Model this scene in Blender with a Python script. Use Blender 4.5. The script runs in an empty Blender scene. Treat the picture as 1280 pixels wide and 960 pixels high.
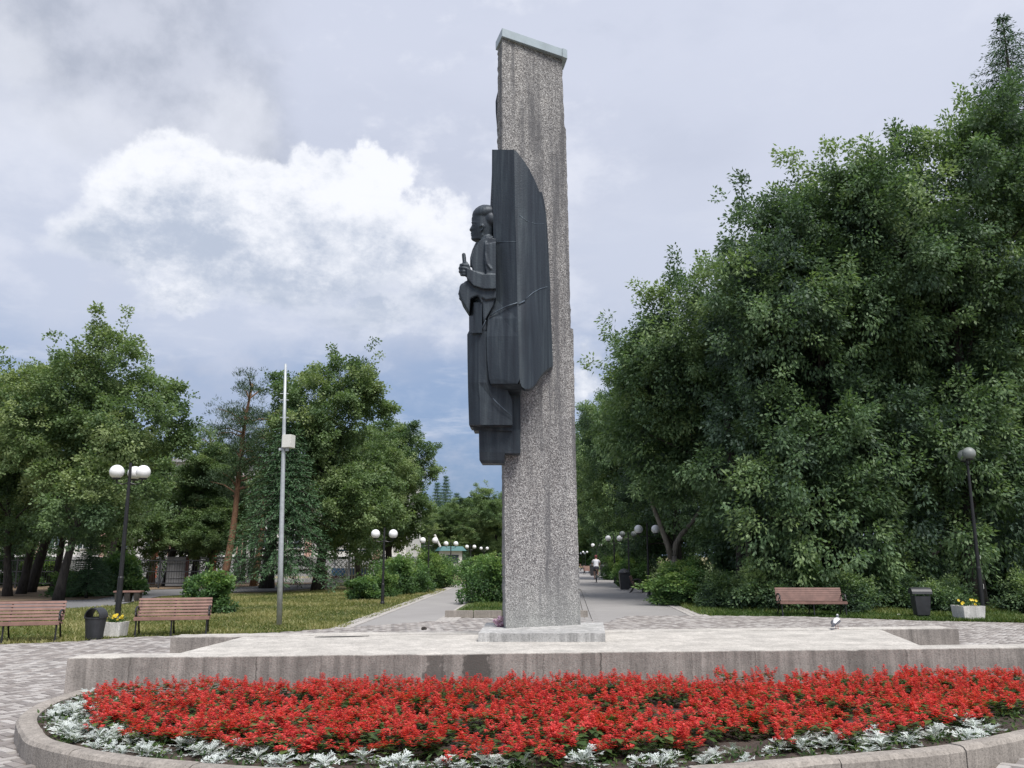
import bpy, bmesh, math, random
import numpy as np
from mathutils import Vector, Matrix, noise
from math import radians as R, pi, sin, cos, tan, atan2, atan, sqrt

random.seed(7); rng = np.random.default_rng(7)
sc = bpy.context.scene
col = sc.collection

# ------------------------------------------------------------------ camera
F = 1070.0; CX, CY = 640.0, 480.0; HORIZON = 695.0; EYE = 1.65
PITCH = math.atan((HORIZON - CY) / F)
cd = bpy.data.cameras.new('camera'); cam = bpy.data.objects.new('camera', cd); col.objects.link(cam)
cam.location = (0, 0, EYE); cam.rotation_euler = (pi/2 + PITCH, 0, 0)
cd.sensor_width = 36; cd.lens = F*36/1280; cd.clip_start = 0.1; cd.clip_end = 3000
sc.camera = cam
sc.view_settings.view_transform = 'Standard'; sc.view_settings.look = 'None'
sc.view_settings.exposure = 0.5; sc.view_settings.gamma = 1.0

def ray(px, py):
    x = (px-CX)/F; y = (CY-py)/F
    return (x, cos(PITCH) - y*sin(PITCH), sin(PITCH) + y*cos(PITCH))
def at(px, py, z=0.0):                    # where a line of sight meets the height z
    d = ray(px, py); t = (z-EYE)/d[2]
    return Vector((d[0]*t, d[1]*t, z))
def onY(px, py, Y):                       # where it meets the distance Y
    d = ray(px, py); t = Y/d[1]
    return Vector((d[0]*t, Y, EYE+d[2]*t))
def proj(p):
    y = p[1]*cos(PITCH) + (p[2]-EYE)*sin(PITCH); z = -p[1]*sin(PITCH) + (p[2]-EYE)*cos(PITCH)
    return CX + F*p[0]/y, CY - F*z/y
def azel(px, py):
    d = ray(px, py); return atan2(d[0], d[1]), atan2(d[2], math.hypot(d[0], d[1]))

# ------------------------------------------------------------------ light
SUN_EL, SUN_AZ = R(60), R(152)            # azimuth from +Y towards +X: behind the camera, to the right
sd = bpy.data.lights.new('sun', 'SUN'); so = bpy.data.objects.new('sun', sd); col.objects.link(so)
sd.energy = 3.3; sd.angle = R(24); sd.color = (1.0, 0.96, 0.9)
sv = Vector((sin(SUN_AZ)*cos(SUN_EL), cos(SUN_AZ)*cos(SUN_EL), sin(SUN_EL)))
so.rotation_euler = sv.to_track_quat('Z', 'Y').to_euler(); so.location = (5, -10, 30)

# ------------------------------------------------------------------ sky
world = bpy.data.worlds.new('World'); sc.world = world; world.use_nodes = True
def srgb(r, g, b):
    f = lambda c: (c/255/12.92) if c/255 <= .04045 else ((c/255+.055)/1.055)**2.4
    return (f(r), f(g), f(b), 1)
def build_sky():
    nt = world.node_tree; N = nt.nodes; L = nt.links; N.clear()
    def nd(t, **k):
        n = N.new(t)
        for a, b in k.items(): setattr(n, a, b)
        return n
    def setin(n, i, v):
        if hasattr(v, 'node'): L.new(v, n.inputs[i])
        else: n.inputs[i].default_value = v
    def M(op, a, b=None, c=None, clamp=False):
        n = nd('ShaderNodeMath', operation=op); n.use_clamp = clamp; setin(n, 0, a)
        if b is not None: setin(n, 1, b)
        if c is not None: setin(n, 2, c)
        return n.outputs[0]
    def V(op, a, b=None):
        n = nd('ShaderNodeVectorMath', operation=op); setin(n, 0, a)
        if b is not None: setin(n, 1, b)
        return n.outputs[1] if op in ('LENGTH', 'DISTANCE') else n.outputs[0]
    def noise_(vec, scale, detail=6, rough=.6, color=False):
        n = nd('ShaderNodeTexNoise'); setin(n, 'Vector', vec); n.inputs['Scale'].default_value = scale
        n.inputs['Detail'].default_value = detail; n.inputs['Roughness'].default_value = rough
        return n.outputs['Color' if color else 'Fac']
    def step(v, a, b):
        n = nd('ShaderNodeMapRange'); n.interpolation_type = 'SMOOTHSTEP'; setin(n, 0, v)
        n.inputs[1].default_value = a; n.inputs[2].default_value = b; return n.outputs[0]
    def mix(f, a, b):
        n = nd('ShaderNodeMix', data_type='RGBA'); setin(n, 0, f)
        for i, v in ((6, a), (7, b)):
            if hasattr(v, 'node'): L.new(v, n.inputs[i])
            else: n.inputs[i].default_value = v
        return n.outputs[2]
    tc = nd('ShaderNodeTexCoord'); D = V('NORMALIZE', tc.outputs['Generated'])
    sp = nd('ShaderNodeSeparateXYZ'); L.new(D, sp.inputs[0])
    az = M('ARCTAN2', sp.outputs[0], sp.outputs[1]); el = M('ARCSINE', sp.outputs[2])
    cb = nd('ShaderNodeCombineXYZ'); L.new(az, cb.inputs[0]); L.new(el, cb.inputs[1]); P = cb.outputs[0]
    # the uncovered sky: low blue band rising into a pale veil
    sky = nd('ShaderNodeTexSky', sky_type='NISHITA'); sky.sun_disc = False
    sky.sun_elevation = SUN_EL; sky.sun_rotation = SUN_AZ; sky.dust_density = 1.5
    nish = V('MULTIPLY', sky.outputs[0], (0.1, 0.1, 0.1))
    cr = nd('ShaderNodeValToRGB'); el0 = cr.color_ramp.elements
    low = noise_(D, 3.0, 4, .5)
    L.new(M('ADD', M('MULTIPLY', el, 1/0.8), M('MULTIPLY', M('SUBTRACT', low, .5), .22)), cr.inputs[0])
    stops = [(0.0, srgb(112, 138, 172)), (.16, srgb(136, 160, 196)), (.26, srgb(152, 171, 203)), (.36, srgb(176, 188, 212)),
             (.50, srgb(200, 206, 223)), (.70, srgb(211, 216, 232)), (1.0, srgb(208, 214, 231))]
    el0[0].position, el0[0].color = stops[0]; el0[1].position, el0[1].color = stops[-1]
    for p, c in stops[1:-1]: e = el0.new(p); e.color = c
    veil = mix(.88, nish, cr.outputs[0])
    # paler towards the right, where the veil is thicker
    right = step(az, 0.02, .45)
    veil = mix(M('MULTIPLY', right, .5), veil, srgb(208, 213, 229))
    # soft grey layers everywhere
    lay = noise_(V('MULTIPLY', D, (1.0, 1.0, 2.6)), 2.3, 7, .55)
    veil = mix(M('MULTIPLY', step(lay, .47, .68), .55), veil, srgb(186, 193, 211))
    pf = noise_(V('ADD', V('MULTIPLY', D, (1.0, 1.0, 1.7)), (3, 8, 5)), 5.5, 9, .60)
    calm = M('SUBTRACT', 1.0, M('MULTIPLY', step(az, -.02, .25), .72))
    veil = mix(M('MULTIPLY', M('MULTIPLY', step(pf, .50, .66), step(el, .10, .32)), M('MULTIPLY', calm, .70)), veil, srgb(229, 232, 242))
    veil = mix(M('MULTIPLY', step(pf, .46, .30), M('MULTIPLY', calm, .55)), veil, srgb(180, 188, 207))
    def warp(amount, scale, seed):
        w = noise_(V('ADD', D, (seed, seed, seed)), scale, 7, .62, True)
        return V('ADD', P, V('MULTIPLY', V('SUBTRACT', w, (.5, .5, .5)), (amount, amount, 0)))
    def blobs(Pw, lst):
        out = None
        for (px, py, rx, ry) in lst:
            u, v = azel(px, py); rx /= F; ry /= F
            d = V('LENGTH', V('MULTIPLY', V('SUBTRACT', Pw, (u, v, 0)), (1/rx, 1/ry, 0)))
            out = d if out is None else M('SMOOTH_MIN', out, d, .25)
        return out
    # dark cloud, upper left
    d1 = blobs(warp(.17, 4.5, 3.1), [(120, 30, 190, 75), (230, 110, 120, 85), (300, 165, 70, 60), (60, -60, 260, 70), (-260, 60, 200, 90), (285, 195, 65, 40), (170, 150, 110, 50)])
    m1 = step(d1, 1.32, .55)
    c1 = mix(step(noise_(D, 9, 6, .6), .38, .66), srgb(170, 177, 193), srgb(198, 203, 217))
    s = mix(M('MULTIPLY', m1, .97), veil, c1)
    # bright rim round it
    d1b = blobs(warp(.20, 5, 5.1), [(60, 170, 130, 60), (270, 175, 75, 60), (20, 60, 60, 60)])
    s = mix(M('MULTIPLY', step(d1b, 1.3, .3), .55), s, srgb(228, 231, 240))
    # pale diffuse cloud round and under the cumulus
    d3 = blobs(warp(.18, 4, 9.0), [(60, 300, 220, 130), (330, 390, 240, 70), (-200, 260, 260, 160), (640, 300, 120, 70), (900, 330, 260, 120)])
    s = mix(M('MULTIPLY', step(d3, 1.25, .45), .62), s, srgb(203, 209, 225))
    # cumulus: crisp upper edge
    Pw = warp(.16, 6.0, 0.0); Pw2 = V('ADD', Pw, V('MULTIPLY', V('SUBTRACT', noise_(D, 15, 6, .58, True), (.5, .5, .5)), (.11, .08, 0)))
    d2 = blobs(Pw2, [(170, 290, 100, 75), (270, 265, 110, 75), (390, 260, 110, 60), (480, 225, 52, 50), (500, 290, 90, 60),
                     (330, 330, 190, 60), (560, 350, 70, 50), (450, 380, 90, 30), (240, 370, 90, 26), (740, 452, 34, 20), (735, 480, 50, 24), (-300, 280, 160, 70)])
    tb = step(el, azel(400, 300)[1], azel(400, 420)[1])
    fr = noise_(V('ADD', V('MULTIPLY', D, (1.0, 1.0, 2.2)), (7, 1, 3)), 9.0, 8, .62)
    m2 = M('DIVIDE', M('ADD', M('SUBTRACT', 1.16, d2), M('MULTIPLY', M('MULTIPLY', M('SUBTRACT', fr, .52), tb), 2.6)), M('ADD', .30, M('MULTIPLY', tb, .75)), clamp=True)
    m2 = step(m2, 0.0, 1.0)
    inner = noise_(V('ADD', V('MULTIPLY', D, (1, 1, 1.4)), (0, 0, .02)), 10, 9, .68)
    depth = step(el, azel(400, 268)[1]+.03, azel(400, 345)[1])
    shade = step(M('ADD', inner, M('MULTIPLY', depth, .22)), .46, .80)
    edge = step(d2, .5, 1.05)
    shade = M('MULTIPLY', shade, M('SUBTRACT', 1.0, M('MULTIPLY', edge, .75)))
    c2 = mix(shade, srgb(240, 242, 248), srgb(180, 190, 208))
    s = mix(M('MULTIPLY', m2, .96), s, c2)
    wisps = noise_(V('ADD', V('MULTIPLY', D, (1.0, 1.0, 4.5)), (4, 2, 1)), 5.0, 8, .62)
    s = mix(M('MULTIPLY', M('MULTIPLY', step(wisps, .50, .68), step(el, .50, .18)), .55), s, srgb(214, 219, 231))
    # below the horizon: ground tone
    s = mix(step(el, -.01, -.05), s, srgb(120, 122, 112))
    bg = nd('ShaderNodeBackground'); L.new(s, bg.inputs[0]); bg.inputs[1].default_value = 0.79
    out = nd('ShaderNodeOutputWorld'); L.new(bg.outputs[0], out.inputs[0])
build_sky()

# ------------------------------------------------------------------ materials
class NT:
    """small node-graph builder"""
    def __init__(s, name):
        s.m = bpy.data.materials.new(name); s.m.use_nodes = True
        s.t = s.m.node_tree; s.N = s.t.nodes; s.L = s.t.links
        s.b = s.N['Principled BSDF']; s.out = s.N['Material Output']
    def n(s, t, ins=None, **k):
        n = s.N.new(t)
        for a, b in k.items(): setattr(n, a, b)
        for a, b in (ins or {}).items(): s.set(n, a, b)
        return n
    def set(s, n, i, v):
        if hasattr(v, 'node'): s.L.new(v, n.inputs[i])
        else: n.inputs[i].default_value = v
    def pos(s, scale=(1, 1, 1)):
        g = s.n('ShaderNodeNewGeometry')
        return s.n('ShaderNodeMapping', {'Vector': g.outputs['Position'], 'Scale': scale}).outputs[0]
    def obj(s, scale=(1, 1, 1)):
        g = s.n('ShaderNodeTexCoord')
        return s.n('ShaderNodeMapping', {'Vector': g.outputs['Object'], 'Scale': scale}).outputs[0]
    def noise(s, vec, scale, detail=5, rough=.55):
        return s.n('ShaderNodeTexNoise', {'Vector': vec, 'Scale': scale, 'Detail': detail, 'Roughness': rough}).outputs['Fac']
    def ramp(s, f, stops, interp='LINEAR'):
        r = s.n('ShaderNodeValToRGB', {'Fac': f}); r.color_ramp.interpolation = interp; e = r.color_ramp.elements
        e[0].position, e[0].color = stops[0][0], (*stops[0][1], 1)
        e[1].position, e[1].color = stops[-1][0], (*stops[-1][1], 1)
        for p, c in stops[1:-1]: q = e.new(p); q.color = (*c, 1)
        return r.outputs[0]
    def mix(s, f, a, b, mode='MIX'):
        n = s.n('ShaderNodeMix', data_type='RGBA', blend_type=mode); s.set(n, 0, f)
        for i, v in ((6, a), (7, b)): s.set(n, i, v if hasattr(v, 'node') else (*v, 1))
        return n.outputs[2]
    def bump(s, h, strength=.4, dist=.01):
        n = s.n('ShaderNodeBump', {'Height': h, 'Strength': strength, 'Distance': dist}); s.L.new(n.outputs[0], s.b.inputs['Normal'])
    def base(s, c, rough=.8, metal=0):
        s.set(s.b, 'Base Color', c if hasattr(c, 'node') else (*c, 1)); s.b.inputs['Roughness'].default_value = rough
        s.b.inputs['Metallic'].default_value = metal; return s.m

def mat_plain(name, c, rough=.6, metal=0, var=.15, scale=8):
    s = NT(name); f = s.noise(s.pos(), scale, 5)
    c2 = tuple(x*(1-var) for x in c); c3 = tuple(min(1, x*(1+var)) for x in c)
    s.bump(s.noise(s.pos(), scale*12, 3), .15, .004)
    return s.base(s.ramp(f, [(.3, c2), (.7, c3)]), rough, metal)

def mat_concrete(name, c, streak=.5, stain_px=None):
    s = NT(name)
    a = s.noise(s.pos(), 2.2, 7, .65); st = s.noise(s.pos((7, 7, .55)), 1.6, 6, .6); fine = s.noise(s.pos(), 55, 4, .7)
    cc = s.ramp(a, [(.3, tuple(x*.72 for x in c)), (.7, tuple(x*1.2 for x in c))])
    cc = s.mix(s.ramp(st, [(.40, (0,)*3), (.68, (streak*1.25,)*3)]), cc, tuple(x*.45 for x in c))
    st2 = s.noise(s.pos((22, 22, .8)), 1.5, 5, .6); cc = s.mix(.55, cc, s.ramp(st2, [(.3, (.72,)*3), (.5, (1,)*3), (.7, (1.22,)*3)]), 'MULTIPLY')
    sp = s.ramp(fine, [(.32, (.55, .55, .55)), (.5, (1, 1, 1)), (.72, (1.2, 1.2, 1.2))])
    cc = s.mix(.8, cc, sp, 'MULTIPLY')
    pit = s.n('ShaderNodeTexVoronoi', {'Vector': s.pos(), 'Scale': 16, 'Randomness': 1.0}).outputs['Distance']
    pm = s.ramp(pit, [(.05, (.35, .33, .3)), (.13, (1, 1, 1))])
    keep = s.ramp(s.noise(s.pos(), 5, 2), [(.52, (0, 0, 0)), (.6, (1, 1, 1))])
    cc = s.mix(keep, cc, s.mix(1.0, cc, pm, 'MULTIPLY'))
    if stain_px:                               # damp stains, with a shape of their own
        g = s.n('ShaderNodeNewGeometry'); sep = s.n('ShaderNodeSeparateXYZ', {0: g.outputs['Position']})
        wob = s.noise(s.pos((5, 5, 4)), 2.2, 7, .75)
        x = s.n('ShaderNodeMath', {0: sep.outputs[0], 1: s.n('ShaderNodeMath', {0: wob, 1: .42}, operation='MULTIPLY').outputs[0]}, operation='ADD').outputs[0]
        for (xa, w, dark) in stain_px:
            d = s.n('ShaderNodeMath', {0: s.n('ShaderNodeMath', {0: x, 1: xa+.21}, operation='SUBTRACT').outputs[0]}, operation='ABSOLUTE').outputs[0]
            m = s.ramp(d, [(w*.8, (dark,)*3), (w, (0, 0, 0))])
            cc = s.mix(m, cc, tuple(x_*.28 for x_ in c))
        # hairline vertical cracks
        xw = s.n('ShaderNodeMath', {0: sep.outputs[0], 1: s.n('ShaderNodeMath', {0: s.noise(s.pos((1, 1, 4)), 2.5, 6, .7), 1: .09}, operation='MULTIPLY').outputs[0]}, operation='ADD').outputs[0]
        for xa, w, k in ((-4.35, .006, .5), (-2.93, .008, .7), (-2.2, .005, .4), (-1.35, .005, .35), (.42, .006, .6), (1.12, .008, .85), (2.25, .005, .5), (3.05, .007, .6), (4.05, .005, .4), (5.0, .006, .5), (5.9, .006, .4)):
            d = s.n('ShaderNodeMath', {0: s.n('ShaderNodeMath', {0: xw, 1: xa}, operation='SUBTRACT').outputs[0]}, operation='ABSOLUTE').outputs[0]
            cc = s.mix(s.ramp(d, [(w*.5, (k,)*3), (w*1.3, (0, 0, 0))]), cc, (.06, .052, .045))
    s.bump(s.n('ShaderNodeMath', {0: fine, 1: a}, operation='ADD').outputs[0], .5, .012)
    return s.base(cc, .92)

def mat_aggregate():
    s = NT('exposed_aggregate')
    p = s.pos()
    v = s.n('ShaderNodeTexVoronoi', {'Vector': p, 'Scale': 74.0, 'Randomness': 1.0})
    rnd = s.n('ShaderNodeSeparateColor', {0: v.outputs['Color']}).outputs[0]
    stone = s.ramp(rnd, [(0, (.055, .052, .058)), (.20, (.12, .112, .116)), (.40, (.27, .268, .27)), (.62, (.42, .415, .41)), (.84, (.58, .575, .57)), (1, (.8, .8, .79))])
    v2 = s.n('ShaderNodeTexVoronoi', {'Vector': p, 'Scale': 105.0, 'Randomness': 1.0})
    rnd2 = s.n('ShaderNodeSeparateColor', {0: v2.outputs['Color']}).outputs[1]
    stone = s.mix(.35, stone, s.ramp(rnd2, [(0, (.06, .055, .06)), (1, (.52, .515, .51))]))
    gap = s.ramp(v.outputs['Distance'], [(.34, (1, 1, 1)), (.66, (.5, .49, .49))])
    c = s.mix(1.0, stone, gap, 'MULTIPLY')
    pt = s.noise(s.pos((1, 1, .6)), 1.1, 6, .6); c = s.mix(1.0, c, s.ramp(pt, [(.32, (.74, .73, .74)), (.5, (1,)*3), (.68, (1.18, 1.17, 1.15))]), 'MULTIPLY')
    st = s.noise(s.pos((4.2, 4.2, .30)), 1.5, 7, .62)
    c = s.mix(s.ramp(st, [(.45, (0,)*3), (.62, (.8,)*3)]), c, (.092, .092, .10))
    g = s.n('ShaderNodeNewGeometry'); z = s.n('ShaderNodeSeparateXYZ', {0: g.outputs['Position']}).outputs[2]
    lf = s.n('ShaderNodeMapRange', {0: z, 1: .6, 2: 1.5, 3: 1.0, 4: 0.0}).outputs[0]
    lf = s.n('ShaderNodeMath', {0: lf, 1: s.noise(s.pos(), 3.5, 4)}, operation='MULTIPLY').outputs[0]
    c = s.mix(s.n('ShaderNodeMath', {0: lf, 1: .9}, operation='MULTIPLY').outputs[0], c, (.36, .37, .35))
    s.bump(v.outputs['Distance'], .55, .012)
    return s.base(c, .9)

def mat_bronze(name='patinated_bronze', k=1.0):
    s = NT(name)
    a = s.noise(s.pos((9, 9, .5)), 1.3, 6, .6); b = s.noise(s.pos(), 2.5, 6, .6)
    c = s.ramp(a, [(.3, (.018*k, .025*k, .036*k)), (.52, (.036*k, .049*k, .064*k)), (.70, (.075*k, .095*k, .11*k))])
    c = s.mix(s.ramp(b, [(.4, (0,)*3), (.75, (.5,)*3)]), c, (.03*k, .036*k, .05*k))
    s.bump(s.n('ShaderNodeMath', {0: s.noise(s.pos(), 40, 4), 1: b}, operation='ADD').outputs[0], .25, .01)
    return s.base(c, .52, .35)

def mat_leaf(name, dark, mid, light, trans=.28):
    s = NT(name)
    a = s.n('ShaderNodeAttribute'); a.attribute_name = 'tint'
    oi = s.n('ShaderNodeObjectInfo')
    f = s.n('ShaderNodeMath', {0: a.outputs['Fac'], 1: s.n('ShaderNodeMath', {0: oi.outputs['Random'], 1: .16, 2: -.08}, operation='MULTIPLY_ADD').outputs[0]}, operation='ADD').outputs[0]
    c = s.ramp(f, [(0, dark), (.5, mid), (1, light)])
    s.base(c, .55); s.b.inputs['Specular IOR Level'].default_value = .3
    t = s.n('ShaderNodeBsdfTranslucent', {'Color': s.mix(1.0, c, (1.5, 1.65, .85), 'MULTIPLY')})
    m = s.n('ShaderNodeMixShader', {0: trans}); s.L.new(s.b.outputs[0], m.inputs[1]); s.L.new(t.outputs[0], m.inputs[2])
    s.L.new(m.outputs[0], s.out.inputs[0]); return s.m

def mat_bark(name, c1, c2):
    s = NT(name); f = s.noise(s.pos((9, 9, 1.6)), 2.2, 6, .65)
    s.bump(f, .8, .03); return s.base(s.ramp(f, [(.35, c1), (.65, c2)]), .95)

def mat_ground(name, stops, scale=1.2, fine=30, bump=.5):
    s = NT(name)
    a = s.noise(s.pos(), scale, 8, .65); b = s.noise(s.pos(), fine, 5, .7)
    f = s.n('ShaderNodeMath', {0: s.n('ShaderNodeMath', {0: a, 1: .62}, operation='MULTIPLY').outputs[0],
                               1: s.n('ShaderNodeMath', {0: b, 1: .38}, operation='MULTIPLY').outputs[0]}, operation='ADD').outputs[0]
    s.bump(b, bump, .02); return s.base(s.ramp(f, stops), .95)

def mat_paver(name, island):
    s = NT(name)
    r = s.n('ShaderNodeNewGeometry').outputs['Random Per Island'] if island else s.n('ShaderNodeObjectInfo').outputs['Random']
    c = s.ramp(r, [(0, (.185, .168, .16)), (.30, (.22, .20, .192)), (.48, (.27, .245, .23)), (.52, (.33, .31, .295)), (.8, (.37, .35, .335)), (1, (.43, .41, .395))])
    big = s.noise(s.pos(), .55, 5); c = s.mix(s.ramp(big, [(.4, (0,)*3), (.7, (.35,)*3)]), c, (.27, .24, .225))
    fn = s.noise(s.pos(), 60, 4, .7); c = s.mix(.6, c, s.ramp(fn, [(.3, (.7,)*3), (.7, (1.2,)*3)]), 'MULTIPLY')
    s.bump(fn, .4, .004); return s.base(c, .9)


M_WALL = mat_concrete('weathered_concrete_wall', (.315, .285, .262), .62, [(-.92, .12, .75), (-.42, .17, .95), (4.3, .10, .3)])
M_DECK = mat_concrete('concrete_deck', (.49, .465, .43), .30)
M_PLINTH = mat_concrete('grey_concrete_plinth', (.45, .447, .44), .6)
M_KERB = mat_concrete('kerb_concrete', (.315, .285, .255), .35)
M_AGG = mat_aggregate()
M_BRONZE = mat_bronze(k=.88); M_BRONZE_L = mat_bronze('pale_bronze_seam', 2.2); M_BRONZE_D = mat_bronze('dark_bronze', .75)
M_ZINC = mat_plain('zinc_sheet', (.36, .42, .45), .45, .3, .12, 5)
M_BLACK = mat_plain('black_painted_iron', (.014, .014, .016), .45, 0, .3)
M_BINM = mat_plain('dark_grey_bin_metal', (.03, .032, .036), .5, 0, .25)
M_SLAT = mat_plain('brown_painted_wood', (.235, .135, .11), .55, 0, .22, 6)
M_SLAT2 = mat_plain('reddish_painted_wood', (.20, .115, .095), .55, 0, .22, 6)
M_GLOBE = mat_plain('white_opal_globe', (.82, .82, .84), .25, 0, .03)
M_GLOBE_G = mat_plain('dusty_grey_globe', (.22, .24, .235), .5, 0, .1)
M_GALV = mat_plain('galvanised_steel', (.42, .45, .47), .5, .3, .15, 12)
M_CABINET = mat_plain('cream_cabinet', (.66, .66, .62), .5, 0, .06)
M_POT = mat_concrete('white_terrazzo_planter', (.66, .65, .63), .3)
M_SOIL = mat_ground('dark_soil', [(.3, (.025, .018, .014)), (.5, (.05, .036, .03)), (.7, (.09, .068, .055))], 6, 40, .9)
M_LAWN = mat_ground('dry_lawn', [(.36, (.075, .095, .03)), (.46, (.14, .135, .055)), (.55, (.21, .175, .085)), (.68, (.28, .225, .125))], .55, 24, .7)
M_LAWNG = mat_ground('green_lawn', [(.35, (.035, .06, .018)), (.5, (.07, .095, .03)), (.65, (.13, .14, .06))], .7, 24, .7)
M_BARE = mat_ground('needle_litter', [(.35, (.11, .075, .045)), (.5, (.20, .14, .09)), (.66, (.29, .22, .15))], .5, 18, .6)
M_ASPH = mat_ground('asphalt', [(.3, (.10, .10, .105)), (.5, (.145, .145, .15)), (.7, (.19, .19, .195))], .4, 60, .3)
M_PATH = mat_ground('grey_path_surface', [(.3, (.215, .205, .20)), (.5, (.265, .255, .25)), (.7, (.32, .31, .30))], .3, 70, .3)
M_MORTAR = mat_plain('paving_bed', (.13, .12, .11), .95, 0, .3, 20)
M_PAV_I = mat_paver('paver_concrete', True); M_PAV_O = mat_paver('paver_concrete_single', False)
M_SETT = mat_ground('light_sett', [(.3, (.26, .24, .23)), (.5, (.38, .36, .34)), (.7, (.50, .47, .44))], 4, 50, .4)
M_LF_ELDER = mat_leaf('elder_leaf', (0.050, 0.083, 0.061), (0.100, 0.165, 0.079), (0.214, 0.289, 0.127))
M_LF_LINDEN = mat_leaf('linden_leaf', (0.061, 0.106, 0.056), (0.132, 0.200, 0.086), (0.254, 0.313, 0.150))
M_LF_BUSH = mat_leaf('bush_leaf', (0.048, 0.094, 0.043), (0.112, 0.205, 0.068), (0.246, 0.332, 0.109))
M_NEEDLE = mat_leaf('spruce_needle', (0.028, 0.068, 0.036), (0.055, 0.116, 0.056), (0.094, 0.165, 0.069), .1)
M_PINE = mat_leaf('pine_needle', (0.030, 0.061, 0.034), (0.057, 0.101, 0.047), (0.094, 0.138, 0.062), .1)
M_GRASS = mat_leaf('grass_blade', (0.054, 0.088, 0.023), (0.159, 0.176, 0.057), (0.329, 0.306, 0.149), .3)
M_GRASSG = mat_leaf('green_grass_blade', (.035, .07, .015), (.075, .125, .03), (.17, .19, .06), .3)
M_BARK = mat_bark('dark_bark', (.022, .019, .017), (.07, .06, .052))
M_BARKL = mat_bark('pale_bark', (.10, .09, .075), (.24, .21, .18))
M_BARKP = mat_bark('pine_bark', (.14, .075, .045), (.30, .17, .105))
M_SALV = mat_leaf('salvia_leaf', (0.024, 0.050, 0.017), (0.054, 0.102, 0.031), (0.144, 0.204, 0.060))
M_RED = mat_leaf('salvia_petal', (0.346, 0.024, 0.029), (0.605, 0.050, 0.053), (0.821, 0.180, 0.154), .35)
M_SILVER = mat_leaf('silver_leaf', (.22, .25, .24), (.42, .46, .45), (.64, .68, .66), .1)
M_YELLOW = mat_leaf('yellow_petal', (.6, .38, .02), (.8, .6, .05), (.85, .75, .2), .3)

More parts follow.
